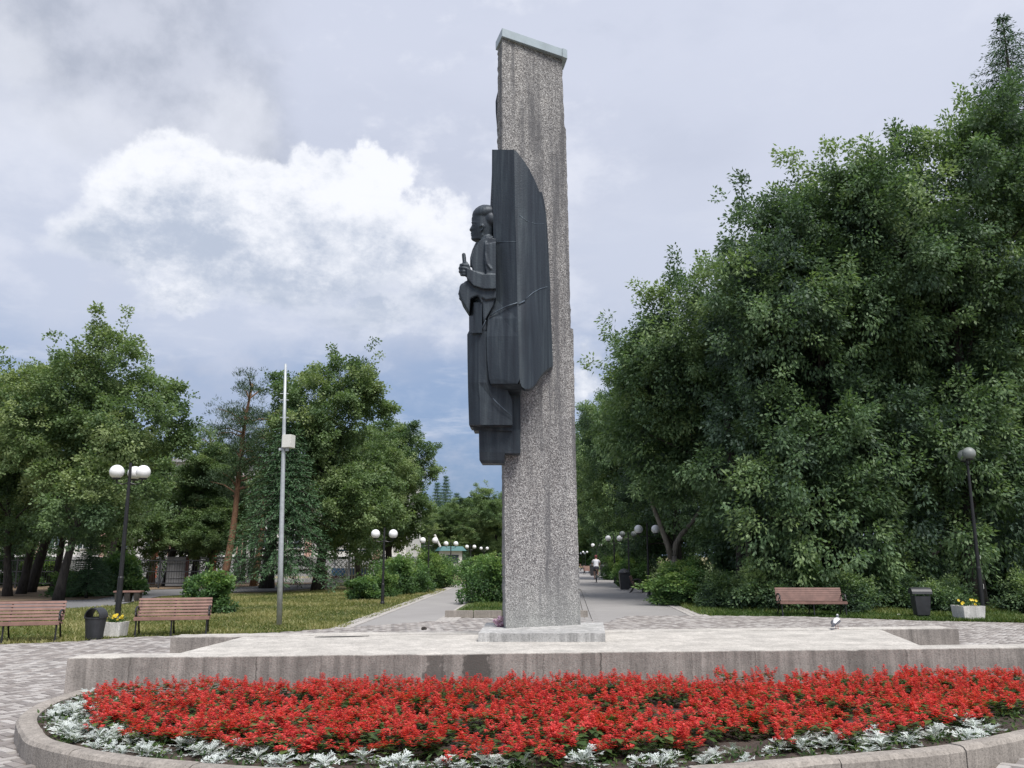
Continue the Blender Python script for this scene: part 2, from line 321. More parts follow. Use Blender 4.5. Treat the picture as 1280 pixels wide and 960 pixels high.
# ------------------------------------------------------------------ object helpers
def empty(name, label, cat, loc=(0, 0, 0), rz=0, group=None):
    o = bpy.data.objects.new(name, None); col.objects.link(o); o.empty_display_size = .2
    o.location = loc; o.rotation_euler = (0, 0, rz)
    return tag(o, label, cat, group)
def tag(o, label, cat, group=None):
    o['label'] = label; o['category'] = cat
    if group: o['group'] = group
    return o
def link(name, me, mat, parent=None, loc=(0, 0, 0)):
    o = bpy.data.objects.new(name, me); col.objects.link(o)
    if mat and not me.materials: me.materials.append(mat)
    if parent: o.parent = parent
    o.location = loc; return o
class MB:
    def __init__(s): s.v = []; s.f = []
    def add(s, vs, fs):
        k = len(s.v); s.v += [tuple(p) for p in vs]; s.f += [tuple(i+k for i in f) for f in fs]; return s
    def box(s, c, d, rz=0, taper=1.0, rx=0):
        m = Matrix.Translation(c) @ Matrix.Rotation(rz, 4, 'Z') @ Matrix.Rotation(rx, 4, 'X')
        vs = []
        for z in (-1, 1):
            t = taper if z > 0 else 1
            for x, y in ((-1, -1), (1, -1), (1, 1), (-1, 1)): vs.append(m @ Vector((x*d[0]/2*t, y*d[1]/2*t, z*d[2]/2)))
        return s.add(vs, [(3, 2, 1, 0), (4, 5, 6, 7), (0, 1, 5, 4), (1, 2, 6, 5), (2, 3, 7, 6), (3, 0, 4, 7)])
    def prism(s, poly, z0, z1):
        n = len(poly)
        vs = [(p[0], p[1], z0) for p in poly] + [(p[0], p[1], z1) for p in poly]
        return s.add(vs, [tuple(range(n))[::-1], tuple(range(n, 2*n))] + [(i, (i+1) % n, n+(i+1) % n, n+i) for i in range(n)])
    def tube(s, pts, rad, n=8, cap=True, flat=1.0):
        pts = [Vector(p) for p in pts]; rings = []
        if not hasattr(rad, '__len__'): rad = [rad]*len(pts)
        up = Vector((0, 0, 1)); prev = None
        for i, p in enumerate(pts):
            d = (pts[min(i+1, len(pts)-1)] - pts[max(i-1, 0)]).normalized()
            if prev is None:
                a = d.cross(up); a = a if a.length > .05 else d.cross(Vector((1, 0, 0)))
            else: a = prev - d*prev.dot(d)
            a.normalize(); b = d.cross(a); prev = a
            rings.append([p + (a*cos(2*pi*k/n) + b*sin(2*pi*k/n)*flat)*rad[i] for k in range(n)])
        vs = [q for r in rings for q in r]; fs = []
        for i in range(len(pts)-1):
            for k in range(n): fs.append((i*n+k, i*n+(k+1) % n, (i+1)*n+(k+1) % n, (i+1)*n+k))
        if cap: fs += [tuple(range(n))[::-1], tuple(range((len(pts)-1)*n, len(pts)*n))]
        return s.add(vs, fs)
    def lathe(s, prof, c=(0, 0, 0), n=20):
        vs = [(c[0]+r*cos(2*pi*k/n), c[1]+r*sin(2*pi*k/n), c[2]+z) for r, z in prof for k in range(n)]
        fs = [(i*n+k, i*n+(k+1) % n, (i+1)*n+(k+1) % n, (i+1)*n+k) for i in range(len(prof)-1) for k in range(n)]
        fs += [tuple(range(n))[::-1], tuple(range((len(prof)-1)*n, len(prof)*n))]
        return s.add(vs, fs)
    def sphere(s, c, r, n=16, m=10, sc=(1, 1, 1)):
        pr = [(max(1e-4, r*sin(pi*i/m)), -r*cos(pi*i/m)) for i in range(m+1)]
        t = MB().lathe(pr, (0, 0, 0), n)
        return s.add([(c[0]+v[0]*sc[0], c[1]+v[1]*sc[1], c[2]+v[2]*sc[2]) for v in t.v], t.f)
    def build(s, name, mat, parent=None, origin=None, smooth=False, bevel=0):
        o_ = Vector(origin) if origin is not None else Vector((0, 0, 0))
        me = bpy.data.meshes.new(name); me.from_pydata([Vector(p)-o_ for p in s.v], [], s.f); me.update()
        if bevel:
            bm = bmesh.new(); bm.from_mesh(me); bmesh.ops.bevel(bm, geom=bm.edges[:], offset=bevel, segments=2, affect='EDGES', clamp_overlap=True)
            bm.to_mesh(me); bm.free()
        if smooth: me.polygons.foreach_set('use_smooth', [True]*len(me.polygons))
        ob = link(name, me, mat, parent)
        if origin is not None and parent is None: ob.location = o_
        return ob
def np_mesh(name, verts, nper, tint=None, mats=None):
    """verts (F*nper,3): every nper consecutive vertices make a face"""
    F_ = len(verts)//nper; me = bpy.data.meshes.new(name)
    me.vertices.add(len(verts)); me.vertices.foreach_set('co', np.ascontiguousarray(verts, dtype=np.float32).ravel())
    me.loops.add(len(verts)); me.loops.foreach_set('vertex_index', np.arange(len(verts), dtype=np.int32))
    me.polygons.add(F_); me.polygons.foreach_set('loop_start', np.arange(F_, dtype=np.int32)*nper)
    if tint is not None:
        a = me.attributes.new('tint', 'FLOAT', 'FACE'); a.data.foreach_set('value', np.asarray(tint, dtype=np.float32))
    me.update(calc_edges=True); return me
def copy_tree(o, parent=None):
    c = o.copy(); col.objects.link(c); c.parent = parent
    for ch in list(o.children): copy_tree(ch, c)
    return c
def struct(ob): ob['kind'] = 'structure'; return ob
def stuff(ob): ob['kind'] = 'stuff'; return ob
def unit(a): return a/np.maximum(1e-9, np.linalg.norm(a, axis=-1, keepdims=True))

# ------------------------------------------------------------------ ground, lawns, paths
def sheet(name, poly, z, mat, kind='structure'):
    me = bpy.data.meshes.new(name); me.from_pydata([(p[0], p[1], z) for p in poly], [], [tuple(range(len(poly)))]); me.update()
    if me.polygons[0].normal.z < 0: me.flip_normals()
    o = link(name, me, mat); o['kind'] = kind; return o
def P2(px, py): v = at(px, py); return (v.x, v.y)
sheet('ground', [(-900, -300), (900, -300), (900, 1500), (-900, 1500)], -.03, M_LAWN)
lawn_edge = [(-14, 13.6), P2(0, 806), P2(85, 803), P2(165, 797), P2(350, 791), P2(430, 785)]
right_edge = [P2(870, 770), P2(1000, 771), P2(1140, 776), P2(1280, 779), (20, 22)]
plaza_poly = [(-16, -4), (20, -4)] + right_edge[::-1] + [(3.3, 24.8), P2(748, 782), P2(735, 773), P2(556, 773), P2(548, 777), (-2.1, 22.7), P2(430, 785)] + lawn_edge[::-1][1:]
sheet('plaza_paving', plaza_poly, -.012, M_MORTAR)
sheet('soft_verge', [P2(870, 770), P2(760, 722), P2(728, 705), (60, 160), (60, 22)], -.014, M_LAWNG)
lp = [P2(430, 785), P2(585, 727), P2(640, 708), P2(650, 706), P2(640, 716), P2(600, 745), P2(548, 777)]
sheet('left_path', [P2(428, 786), (-2.89, 57.7), (-2.4, 120), (1.2, 120), (-.6, 60), P2(600, 745), P2(548, 777.5)], .0, M_PATH)
sheet('right_path', [P2(746, 783), P2(727, 738), (5.4, 130), (9.7, 130), P2(750, 715), P2(866, 771)], .0, M_PATH)
ap = [(-30, 26.5), P2(0, 764), P2(60, 763), P2(140, 757), P2(200, 745), P2(270, 741), P2(340, 739), P2(420, 733), P2(420, 729), P2(340, 732), P2(260, 735), P2(190, 737), P2(120, 749), P2(0, 752), (-30, 29.5)]
sheet('asphalt_path', ap, -.006, M_ASPH)
sheet('bare_ground', [(-60, 31), P2(0, 751.5), P2(120, 748.5), P2(190, 736.5), P2(340, 731.5), P2(420, 728.5), P2(440, 722), (-60, 60)], -.010, M_BARE)
sheet('street', [(-120, 56), (-8, 56), (-8, 64), (-120, 64)], -.004, M_ASPH)

def in_poly(x, y, poly):
    inside = np.zeros(x.shape, bool); n = len(poly); j = n-1
    for i in range(n):
        xi, yi = poly[i]; xj, yj = poly[j]
        c = ((yi > y) != (yj > y)) & (x < (xj-xi)*(y-yi)/(yj-yi+1e-12)+xi)
        inside ^= c; j = i
    return inside

# flower bed outline: outer edge of the kerb
kc = [(-4.90, 10.12), (-4.90, 9.5), (-4.80, 8.95), (-4.60, 8.40), (-4.26, 7.85), (-3.93, 7.40), (-3.40, 7.00), (-2.88, 6.72), (-2.1, 6.46), (-1.2, 6.29), (-.2, 6.22), (.8, 6.28), (1.7, 6.50),
      (2.5, 6.78), (3.43, 7.10), (4.3, 7.60), (5.2, 8.25), (6.0, 9.0), (6.7, 9.9), (7.2, 10.8), (7.35, 11.35)]
def resample(pts, step):
    pts = [Vector((*p, 0)) for p in pts]; out = []
    for i in range(len(pts)-1):                    # Catmull-Rom
        p0 = pts[max(i-1, 0)]; p1 = pts[i]; p2 = pts[i+1]; p3 = pts[min(i+2, len(pts)-1)]
        for k in range(12):
            t = k/12; out.append(.5*((2*p1)+(p2-p0)*t+(2*p0-5*p1+4*p2-p3)*t*t+(3*p1-p0-3*p2+p3)*t**3))
    out.append(pts[-1]); res = [out[0]]; acc = 0
    for a, b in zip(out, out[1:]):
        d = (b-a).length
        while acc + d >= step:
            a = a + (b-a)*((step-acc)/d); d = (b-a).length; res.append(a.copy()); acc = 0
        acc += d
    return res
kpts = resample(kc, .11)
KW = .17
def inward(i, pts=kpts):
    d = (pts[min(i+1, len(pts)-1)] - pts[max(i-1, 0)]).normalized(); return Vector((-d.y, d.x, 0))
kin = [p + inward(i)*KW for i, p in enumerate(kpts)]
kerb = empty('flower_bed_kerb', 'curved concrete kerb edging the red flower bed', 'kerb', (0, 6.4, 0))
i = 0
while i < len(kpts)-1:
    j = min(i+11, len(kpts)-1); mb = MB(); prof = [(0, -.05), (.0, .145), (.022, .172), (.05, .180), (KW-.03, .178), (KW, .165), (KW, -.05)]
    vs = []; dz = random.uniform(-.005, .005)
    for k in range(i, j+1):
        nrm = inward(k); p = kpts[k].copy()
        e = (kpts[min(k+1, len(kpts)-1)]-kpts[max(k-1, 0)]).normalized()*.006
        if k == i: p = p + e
        if k == j: p = p - e
        for (u, z) in prof: vs.append(p + nrm*(u+random.uniform(-.002, .002)) + Vector((0, 0, z+dz+random.uniform(-.002, .002))))
    n = len(prof); m = j-i+1
    fs = [(a*n+b, (a+1)*n+b, (a+1)*n+b+1, a*n+b+1) for a in range(m-1) for b in range(n-1)] + [tuple(range(n)), tuple(range((m-1)*n, m*n))[::-1]]
    mb.add(vs, [f[::-1] for f in fs]); mb.build('kerb_stone', M_KERB, kerb, origin=(0, 6.4, 0)); i = j

WALL_A = Vector((-5.09, 10.22, 0)); WALL_B = Vector((9.2, 11.62, 0)); WT = .5   # front wall
wd = (WALL_B-WALL_A).normalized(); wn = Vector((-wd.y, wd.x, 0))
bed_poly = [(p.x, p.y) for p in kin] + [(WALL_B.x-1.9, 11.4), (WALL_A.x+.1, WALL_A.y+.0)]

# pavers
def pavers():
    ang = R(8+45); ca, sa = cos(ang), sin(ang); Lx, Ly = .20, .10; w_ = .10
    gx, gy = np.meshgrid(np.arange(-300, 420), np.arange(-300, 420)); dd = (gx-gy) % 4
    hx, hy = (gx+1.0)[dd == 0]*w_, (gy+.5)[dd == 0]*w_; vx, vy = (gx+.5)[dd == 3]*w_, (gy+1.0)[dd == 3]*w_
    x = np.concatenate([hx, vx]); y = np.concatenate([hy, vy]); VT = np.concatenate([np.zeros(len(hx)), np.ones(len(vx))])
    X = x*ca - y*sa; Y = x*sa + y*ca
    outer = [(p.x, p.y) for p in kpts] + [(WALL_B.x, 11.6), (WALL_A.x, WALL_A.y)]
    plat = [(WALL_A.x, WALL_A.y), (9.2, 11.62), (9.2, 12.1), (5.6, 11.9), (7.2, 14.3), (7.1, 14.9), (-4.9, 13.3), (-4.9, 12.9), (-3.9, 12.8), (-4.0, 10.9), (-5.1, 10.7)]
    ok = in_poly(X, Y, plaza_poly) & ~in_poly(X, Y, outer) & ~in_poly(X, Y, plat)
    zc = Y*cos(PITCH) - EYE*sin(PITCH); ok &= (zc > .5)
    px = CX + F*X/zc; py = CY + F*(Y*sin(PITCH) + EYE*cos(PITCH))/zc
    ok &= (px > -120) & (px < 1400) & (py < 1010)
    X, Y, px, py, VT = X[ok], Y[ok], px[ok], py[ok], VT[ok]
    # the part of the plaza hidden in front of the platform and the bed needs none
    dist = Y + 0*np.abs(X); inframe = (px > -5) & (px < 1285) & (py < 962)
    order = np.argsort(np.where(inframe, dist, dist+100))
    one = order[:300]; rest = order[300:]
    g = .003
    top = np.array([(-Lx/2+g+.006, -Ly/2+g+.006, 0), (Lx/2-g-.006, -Ly/2+g+.006, 0), (Lx/2-g-.006, Ly/2-g-.006, 0), (-Lx/2+g+.006, Ly/2-g-.006, 0)])
    low = np.array([(-Lx/2+g, -Ly/2+g, -.022), (Lx/2-g, -Ly/2+g, -.022), (Lx/2-g, Ly/2-g, -.022), (-Lx/2+g, Ly/2-g, -.022)])
    base = np.concatenate([top, low]); rot = np.array([[ca, sa, 0], [-sa, ca, 0], [0, 0, 1]]); base0 = base @ rot
    rot2 = np.array([[-sa, ca, 0], [-ca, -sa, 0], [0, 0, 1]]); base1 = base @ rot2
    fs = [(0, 1, 2, 3), (4, 5, 1, 0), (5, 6, 2, 1), (6, 7, 3, 2), (7, 4, 0, 3)]
    me = bpy.data.meshes.new('paver'); me.from_pydata([tuple(v) for v in base0], [], fs); me.update(); me.materials.append(M_PAV_O)
    root = bpy.data.objects['plaza_paving']
    for k in one:
        o = bpy.data.objects.new('paver', me); col.objects.link(o); o.parent = root; o.rotation_euler.z = VT[k]*pi/2; o.location = (X[k], Y[k], .012+random.uniform(-.003, .003))
    n = len(rest); V = np.where(VT[rest][:, None, None] > .5, base1[None], base0[None]); V[:, :, 0] += X[rest][:, None]; V[:, :, 1] += Y[rest][:, None]
    V[:, :, 2] += (.012 + rng.uniform(-.003, .003, n))[:, None]; V[:, :4, 2] += rng.uniform(-.0015, .0015, (n, 4))
    Fc = (np.array(fs)[None] + (np.arange(n)*8)[:, None, None]).reshape(-1)
    me = bpy.data.meshes.new('far_pavers'); me.vertices.add(n*8); me.vertices.foreach_set('co', V.astype(np.float32).ravel())
    me.loops.add(n*20); me.loops.foreach_set('vertex_index', Fc.astype(np.int32)); me.polygons.add(n*5)
    me.polygons.foreach_set('loop_start', (np.arange(n*5)*4).astype(np.int32)); me.update(calc_edges=True)
    stuff(link('far_pavers', me, M_PAV_I, root)); print('pavers', n)
pavers()

# path edgings of setts
def edging(name, a, b, w, mat, label, step=.32, z=.015, until=None):
    a, b = Vector((*a, 0)), Vector((*b, 0)); d = (b-a).normalized(); nrm = Vector((-d.y, d.x, 0)); mb = MB()
    n = int((b-a).length/step); cols = max(1, round(w/.2)); cw = w/cols
    for i in range(n):
        for c in range(cols):
            p = a + d*(i+.5)*step + nrm*((c+.5)*cw - w/2)
            mb.box((p.x, p.y, z-.03+random.uniform(-.004, .004)), (step-.02, cw-.015, .06), atan2(d.y, d.x), .97)
    return stuff(mb.build(name, mat))
for nm, a, b, w in (('light_sett_edging', P2(425, 786), (-2.95, 57.7), .45), ('light_sett_edging', P2(556, 778), P2(606, 744), .55),
                    ('dark_sett_edging', P2(738, 784), P2(724, 738), .55), ('light_sett_edging', P2(876, 771), P2(752, 716), .55)):
    edging(nm, a, b, w, M_SETT if 'light' in nm else M_PATH, '')

# island between the paths
isl = empty('grass_island_kerb', 'low concrete kerb round the grass strip between the two paths', 'kerb', (-.9, 24.6, 0))
a, b = P2(556, 772), P2(735, 772)
mb = MB()
L_ = Vector((b[0]-a[0], b[1]-a[1], 0)); ns = 5
for i in range(ns):
    p = Vector((*a, 0)) + L_*((i+.5)/ns)
    mb = MB().box((p.x, p.y, .09), (L_.length/ns-.015, .15, .2), atan2(L_.y, L_.x)); mb.build('kerb_stone', M_KERB, isl, origin=(-.9, 24.6, 0), bevel=.012)
sheet('island_turf', [(a[0]+.05, a[1]), (b[0], b[1]), (1.9, 40), (1.2, 55), (-.5, 55), P2(605, 744)], .06, M_LAWNG)

def grass(name, poly, n, h, mat, zb=-.02, ybias=1.0):
    xs = [p[0] for p in poly]; ys = [p[1] for p in poly]
    x = rng.uniform(min(xs), max(xs), n*3); y = min(ys) + (max(ys)-min(ys))*rng.uniform(0, 1, n*3)**ybias
    ok = in_poly(x, y, poly)
    pn = np.array([noise.noise(Vector((a*.5, b*.5, 3))) for a, b in zip(x[ok][:n], y[ok][:n])])
    x, y = x[ok][:n], y[ok][:n]; m = len(x)
    a = rng.uniform(0, 2*pi, m); w = rng.uniform(.012, .03, m); hh = h*rng.uniform(.5, 1.5, m)*(1+pn)
    lean = rng.normal(0, .5, (m, 2))*hh[:, None]
    V = np.zeros((m, 3, 3)); V[:, 0] = np.stack([x-np.cos(a)*w, y-np.sin(a)*w, np.full(m, zb)], 1); V[:, 1] = np.stack([x+np.cos(a)*w, y+np.sin(a)*w, np.full(m, zb)], 1)
    V[:, 2] = np.stack([x+lean[:, 0], y+lean[:, 1], zb+hh], 1)
    t = np.clip(.45 + pn*.8 + rng.normal(0, .22, m), 0, 1)
    o = stuff(link(name, np_mesh(name, V.reshape(-1, 3), 3, t), mat)); return o
tag(grass('dry_lawn_grass', [(-13, 14.2)] + lawn_edge[1:] + [P2(560, 737), P2(430, 737), P2(345, 741), P2(210, 745), P2(145, 757), (-16.5, 25)], 90000, .055, M_GRASS, -.02, 1.6),
    'dry yellow green lawn grass left of the paved path', 'grass')
tag(grass('shaded_verge_grass', [P2(876, 769), P2(1000, 770), P2(1140, 775), P2(1285, 778), (17, 30), (7, 42), P2(775, 727)], 60000, .10, M_GRASSG, -.02, 1.8),
    'green verge grass in front of the dark trees on the right', 'grass')
tag(grass('island_grass', [(a[0]+.2, a[1]+.2), (b[0]-.2, b[1]+.2), (1.6, 36), (-.9, 36)], 12000, .07, M_GRASSG, .055), 'short green grass on the strip between the two paths', 'grass')

# ------------------------------------------------------------------ concrete platform
def rough_block(name, quad, z0, z1, mat, parent, origin, seg=.12, j=.005, chip=.011):
    """quad: four plan corners (front-left, front-right, back-right, back-left); edges are worn"""
    q = [Vector((*p[:2], 0)) for p in quad]
    nx = max(2, int((q[1]-q[0]).length/seg)); nz = max(2, int((z1-z0)/.09)); ny = max(2, int((q[3]-q[0]).length/seg))
    vs = {}; V = []; Fs = []
    def vid(i, k, m):
        if (i, k, m) not in vs:
            u, w, h = i/nx, k/ny, m/nz
            p = (q[0]*(1-u)+q[1]*u)*(1-w) + (q[3]*(1-u)+q[2]*u)*w; p = p.copy(); p.z = z0+(z1-z0)*h
            d = noise.noise_vector(p*3.1)*j + noise.noise_vector(p*13)*j*.6
            if m == nz and (k in (0, ny) or i in (0, nx)):
                c = max(0, noise.noise(p*5.3))*chip; d.z -= c + .004
            p += d; vs[(i, k, m)] = len(V); V.append(p)
        return vs[(i, k, m)]
    for i in range(nx):
        for k in range(ny): Fs.append((vid(i, k, nz), vid(i+1, k, nz), vid(i+1, k+1, nz), vid(i, k+1, nz)))
        for m in range(nz):
            Fs.append((vid(i, 0, m), vid(i+1, 0, m), vid(i+1, 0, m+1), vid(i, 0, m+1)))
            Fs.append((vid(i+1, ny, m), vid(i, ny, m), vid(i, ny, m+1), vid(i+1, ny, m+1)))
    for k in range(ny):
        for m in range(nz):
            Fs.append((vid(0, k+1, m), vid(0, k, m), vid(0, k, m+1), vid(0, k+1, m+1)))
            Fs.append((vid(nx, k, m), vid(nx, k+1, m), vid(nx, k+1, m+1), vid(nx, k, m+1)))
    mb = MB(); mb.v = V; mb.f = Fs; return mb.build(name, mat, parent, origin=origin)
plat = empty('monument_platform', 'long low concrete platform carrying the pillar, with a stained front wall', 'platform', (0, 11, 0))
O = (0, 11, 0)
fw0, fw1 = WALL_A, WALL_B
rough_block('front_wall', [fw0, fw1, fw1+wn*.42, fw0+wn*.42], -.05, .50, M_WALL, plat, O)
rough_block('rear_wall', [(-4.92, 12.82), (7.22, 14.36), (7.16, 14.86), (-4.96, 13.30)], -.05, .497, M_WALL, plat, O)
rough_block('deck_slab', [(-4.02, 10.76), (5.36, 11.70), (5.88, 14.16), (-3.9, 12.92)], .2, .5035, M_DECK, plat, O, .2, .004, .004)
# thin screed on top of both walls, pale and worn
rough_block('wall_screed', [fw0+wn*.012+wd*.01, fw1+wn*.012, fw1+wn*.43, fw0+wn*.43+wd*.01], .485, .508, M_DECK, plat, O, .1, .004, .01)
rough_block('wall_screed', [(-4.9, 12.84), (7.2, 14.37), (7.15, 14.85), (-4.94, 13.29)], .485, .506, M_DECK, plat, O, .1, .004, .01)
# break in the deck, its shaded hollow painted as a thin dark plate
mb = MB(); c0 = at(424, 796.5, .5)
poly = [(c0.x+dx, c0.y+dy) for dx, dy in ((-.34, -.07), (-.1, -.085), (.2, -.02), (.42, .09), (.2, .07), (-.05, .03), (-.3, -.02))]
mb.prism(poly, .49, .512); mb.build('break_shade_patch', mat_plain('break_shade', (.03, .028, .027), .8), plat, origin=O)

# ------------------------------------------------------------------ monument
MO = Vector((.4, 13.0, .5))
mon = empty('monument', 'tall rough stone pillar with dark bronze robed figure on its left side', 'monument', MO)
rough_block('plinth', [(-.46, 12.10), (1.27, 12.10), (1.44, 14.0), (-.40, 14.0)], .49, .625, M_PLINTH, mon, MO, .1, .005, .02)
A0 = Vector((-.10, 12.80)); B0 = Vector((1.04, 13.50))
def face_plane(px, py, off=0.0):
    """point of the pillar's broad face seen along a line of sight; off moves it out of the face"""
    d2 = (B0-A0).normalized(); n2 = Vector((d2.y, -d2.x))           # towards the camera
    d = ray(px, py); c = A0 + n2*off
    t = (c.dot(n2))/(d[0]*n2.x + d[1]*n2.y)
    return Vector((d[0]*t, d[1]*t, EYE+d[2]*t))
prof = [  # picture row, left edge of the broad face, right edge, width of the flank seen
 (787, 632.5, 726, 3), (770, 632, 725.5, 3.5), (700, 631.5, 723.5, 4), (640, 630.8, 721.5, 3), (600, 630.5, 720.5, 3), (560, 630, 719.6, 3), (520, 630, 718.7, 3), (470, 630, 717.8, 3),
 (404, 629.5, 716.4, 3), (403, 629.5, 713.0, 3), (379, 629, 713.4, 3), (378, 629, 712.6, 3), (320, 628.5, 711.6, 4), (250, 628, 709.8, 5), (190, 627.5, 708.2, 6), (150, 627.2, 707.2, 6),
 (146, 627, 705.6, 6), (110, 627.3, 704.0, 5.5), (80, 627.8, 702.8, 6), (60, 628.2, 702.5, 6.5)]
def prof_at(py):
    for a, b in zip(prof, prof[1:]):
        if a[0] >= py >= b[0]:
            t = (a[0]-py)/(a[0]-b[0]+1e-9); return [a[i]+(b[i]-a[i])*t for i in range(4)]
    return list(prof[-1] if py < prof[-1][0] else prof[0])
def tower():
    rows = sorted(set([p[0] for p in prof] + list(np.arange(62, 786, 3.0))), reverse=True)
    NX = 12; V = []; Fs = []; ring = 0
    for py in rows:
        _, xl, xr, fl = prof_at(py); skew = (xl-628)*0
        jl = noise.noise(Vector((py*.11, 1, 0)))*.9 + noise.noise(Vector((py*.5, 4, 0)))*.5
        jr = noise.noise(Vector((py*.11, 7, 0)))*.7 + noise.noise(Vector((py*.5, 9, 0)))*.5
        # the top edge slopes with the perspective of the level cap
        r = []
        for k in range(NX+1):
            px = xl+jl + (xr+jr-xl-jl)*k/NX; z = None
            p = face_plane(px, py); r.append(p)
        zc = r[NX//2].z
        r2 = []
        for p in r: q = p.copy(); q.z = zc; r2.append(q)
        # keep rows level: slide each point along the face at constant height
        for k in range(NX+1):
            px = xl+jl + (xr+jr-xl-jl)*k/NX
            q = r2[k]; p = Vector((q.x, q.y, zc + noise.noise(Vector((k, py, 2)))*.002)); w = noise.noise(Vector((k*1.3, py*.1, 5)))*.006; p.y += w; r2[k] = p
        bl = r2[0] + Vector((-.02, .0, 0)); back_l = Vector((0, 0, 0))
        Yb = r2[0].y + .30
        back_l = Vector(((r2[0].x/r2[0].y)*Yb - (fl/F)*Yb*1.03, Yb, zc)); back_l.x += noise.noise(Vector((py*.2, 2, 8)))*.015
        back_r = Vector((r2[-1].x-.05, r2[-1].y+.28, zc))
        mid_l = r2[0].lerp(back_l, .5); mid_r = r2[-1].lerp(back_r, .5)
        ringp = r2 + [mid_r, back_r, back_l, mid_l]; ring = len(ringp); V += ringp
    n = len(rows)
    for i in range(n-1):
        for k in range(ring): Fs.append((i*ring+k, i*ring+(k+1) % ring, (i+1)*ring+(k+1) % ring, (i+1)*ring+k))
    Fs += [tuple(range(ring))[::-1], tuple(range((n-1)*ring, n*ring))]
    mb = MB(); mb.v = V; mb.f = Fs; mb.build('pillar', M_AGG, mon, origin=MO)
    return V[-ring:], NX
top, NX = tower()
tl, tr, bk_r, bk_l = top[0], top[NX], top[NX+2], top[NX+3]
zt = tl.z
mb = MB()
def off(p, dx, dy): return (p.x+dx, p.y+dy)
cap_poly = [off(tl, -.01, -.06), off(tr, .08, -.05), off(bk_r, .08, .04), off(bk_l, -.04, .04)]
mb.prism(cap_poly, zt-.02, zt+.135); cap = mb.build('metal_cap', M_ZINC, mon, origin=MO, bevel=.006)
mb = MB(); d2 = Vector((tr.x-tl.x, tr.y-tl.y, 0)); p = Vector((tr.x+.085, tr.y-.052, 0)) - d2.normalized()*.10
mb.prism([(p.x-.003, p.y-.004), (tr.x+.083, tr.y-.054), (bk_r.x+.083, bk_r.y+.03), (bk_r.x+.06, bk_r.y+.03), (tr.x+.06, tr.y-.03)], zt-.023, zt+.137)
mb.build('cap_seam', M_ZINC, cap)
bpy.data.objects['cap_seam'].location = -MO

def relief(name, rows, mat, thick=.3, parent=mon, sub=10, smooth=False, closed=True):
    """rows: list of (py, [(px, Y), ...]) -> a body whose front follows the rows and whose back is flat, with thickness"""
    out = []
    for (a, ra), (b, rb) in zip(rows, rows[1:]):
        k = max(1, int(abs(b-a)/sub))
        for i in range(k):
            t = i/k; out.append([(onY(ra[c][0]*(1-t)+rb[c][0]*t, a*(1-t)+b*t, ra[c][1]*(1-t)+rb[c][1]*t)) for c in range(len(ra))])
    py, r = rows[-1]; out.append([onY(q[0], py, q[1]) for q in r])
    n, m = len(out), len(out[0]); V = [p for r in out for p in r]
    V += [Vector((p.x+(thick*.02), p.y+thick, p.z)) for r in out for p in r]; K = n*m; Fs = []
    for i in range(n-1):
        for c in range(m-1):
            Fs.append((i*m+c, (i+1)*m+c, (i+1)*m+c+1, i*m+c+1)); Fs.append((K+i*m+c+1, K+(i+1)*m+c+1, K+(i+1)*m+c, K+i*m+c))
    for i in range(n-1):
        Fs.append((i*m, K+i*m, K+(i+1)*m, (i+1)*m)); Fs.append((i*m+m-1, (i+1)*m+m-1, K+(i+1)*m+m-1, K+i*m+m-1))
    for c in range(m-1):
        Fs.append((c, c+1, K+c+1, K+c)); q = (n-1)*m; Fs.append((q+c+1, q+c, K+q+c, K+q+c+1))
    mb = MB(); mb.v = V; mb.f = Fs; o = mb.build(name, mat, parent, origin=MO)
    if smooth:
        o.data.polygons.foreach_set('use_smooth', [True]*len(o.data.polygons))
        try: o.data.set_sharp_from_angle(angle=R(28))
        except Exception: pass
    return o
YF = 12.12      # the fold of the mantle, nearest the camera
# flat front panel of the mantle
relief('mantle_panel', [
 (187, [(615, YF+.16), (628, YF+.08), (642.5, YF)]), (217, [(614.8, YF+.16), (628, YF+.08), (643, YF)]), (265, [(616, YF+.16), (630, YF+.08), (643.8, YF)]),
 (300, [(617, YF+.17), (631, YF+.08), (645, YF)]), (350, [(617.8, YF+.18), (632, YF+.09), (646.2, YF)]), (372, [(617.5, YF+.18), (632, YF+.09), (646.6, YF)]),
 (385, [(615.5, YF+.16), (631, YF+.09), (646.8, YF)]), (398, [(610, YF+.13), (629, YF+.07), (647.2, YF-.012)]), (420, [(608.3, YF+.11), (628, YF+.05), (647.6, YF-.02)]),
 (450, [(609, YF+.11), (629, YF+.05), (648.2, YF-.02)]), (474, [(611.5, YF+.11), (630, YF+.05), (649.5, YF-.02)]), (479.5, [(613.5, YF+.11), (631, YF+.055), (647, YF-.01)])], M_BRONZE, .34, sub=12)
# curved wing sweeping back to the pillar
wing = []
for py, f, r in ((188, 642.5, 645), (194, 642.6, 649.5), (202, 642.8, 655.5), (212, 643, 662), (224, 643.2, 668), (236, 643.4, 673), (250, 643.6, 677.3), (266, 643.9, 680.3), (285, 644.3, 682.2), (310, 645.1, 683.6), (340, 646, 684.8),
                 (372, 646.6, 686), (400, 647.2, 687), (430, 647.8, 688.3), (452, 648.3, 689), (459, 648.5, 688), (464, 648.8, 681), (470, 649.2, 675.5), (478, 650, 671), (483, 652, 667), (486, 656, 662)):
    row = []
    for k in range(9):
        t = k/8; x = f+(r-f)*t; full = (x-643)/46
        y = YF + .02*0 + .95*max(0, full)**1.0*.62 - .16*sin(pi*min(1, max(0, full)))
        row.append((x, y-(.02 if py > 385 else 0)))
    wing.append((py, row))
relief('mantle_wing', wing, M_BRONZE, .20, sub=6, smooth=True)
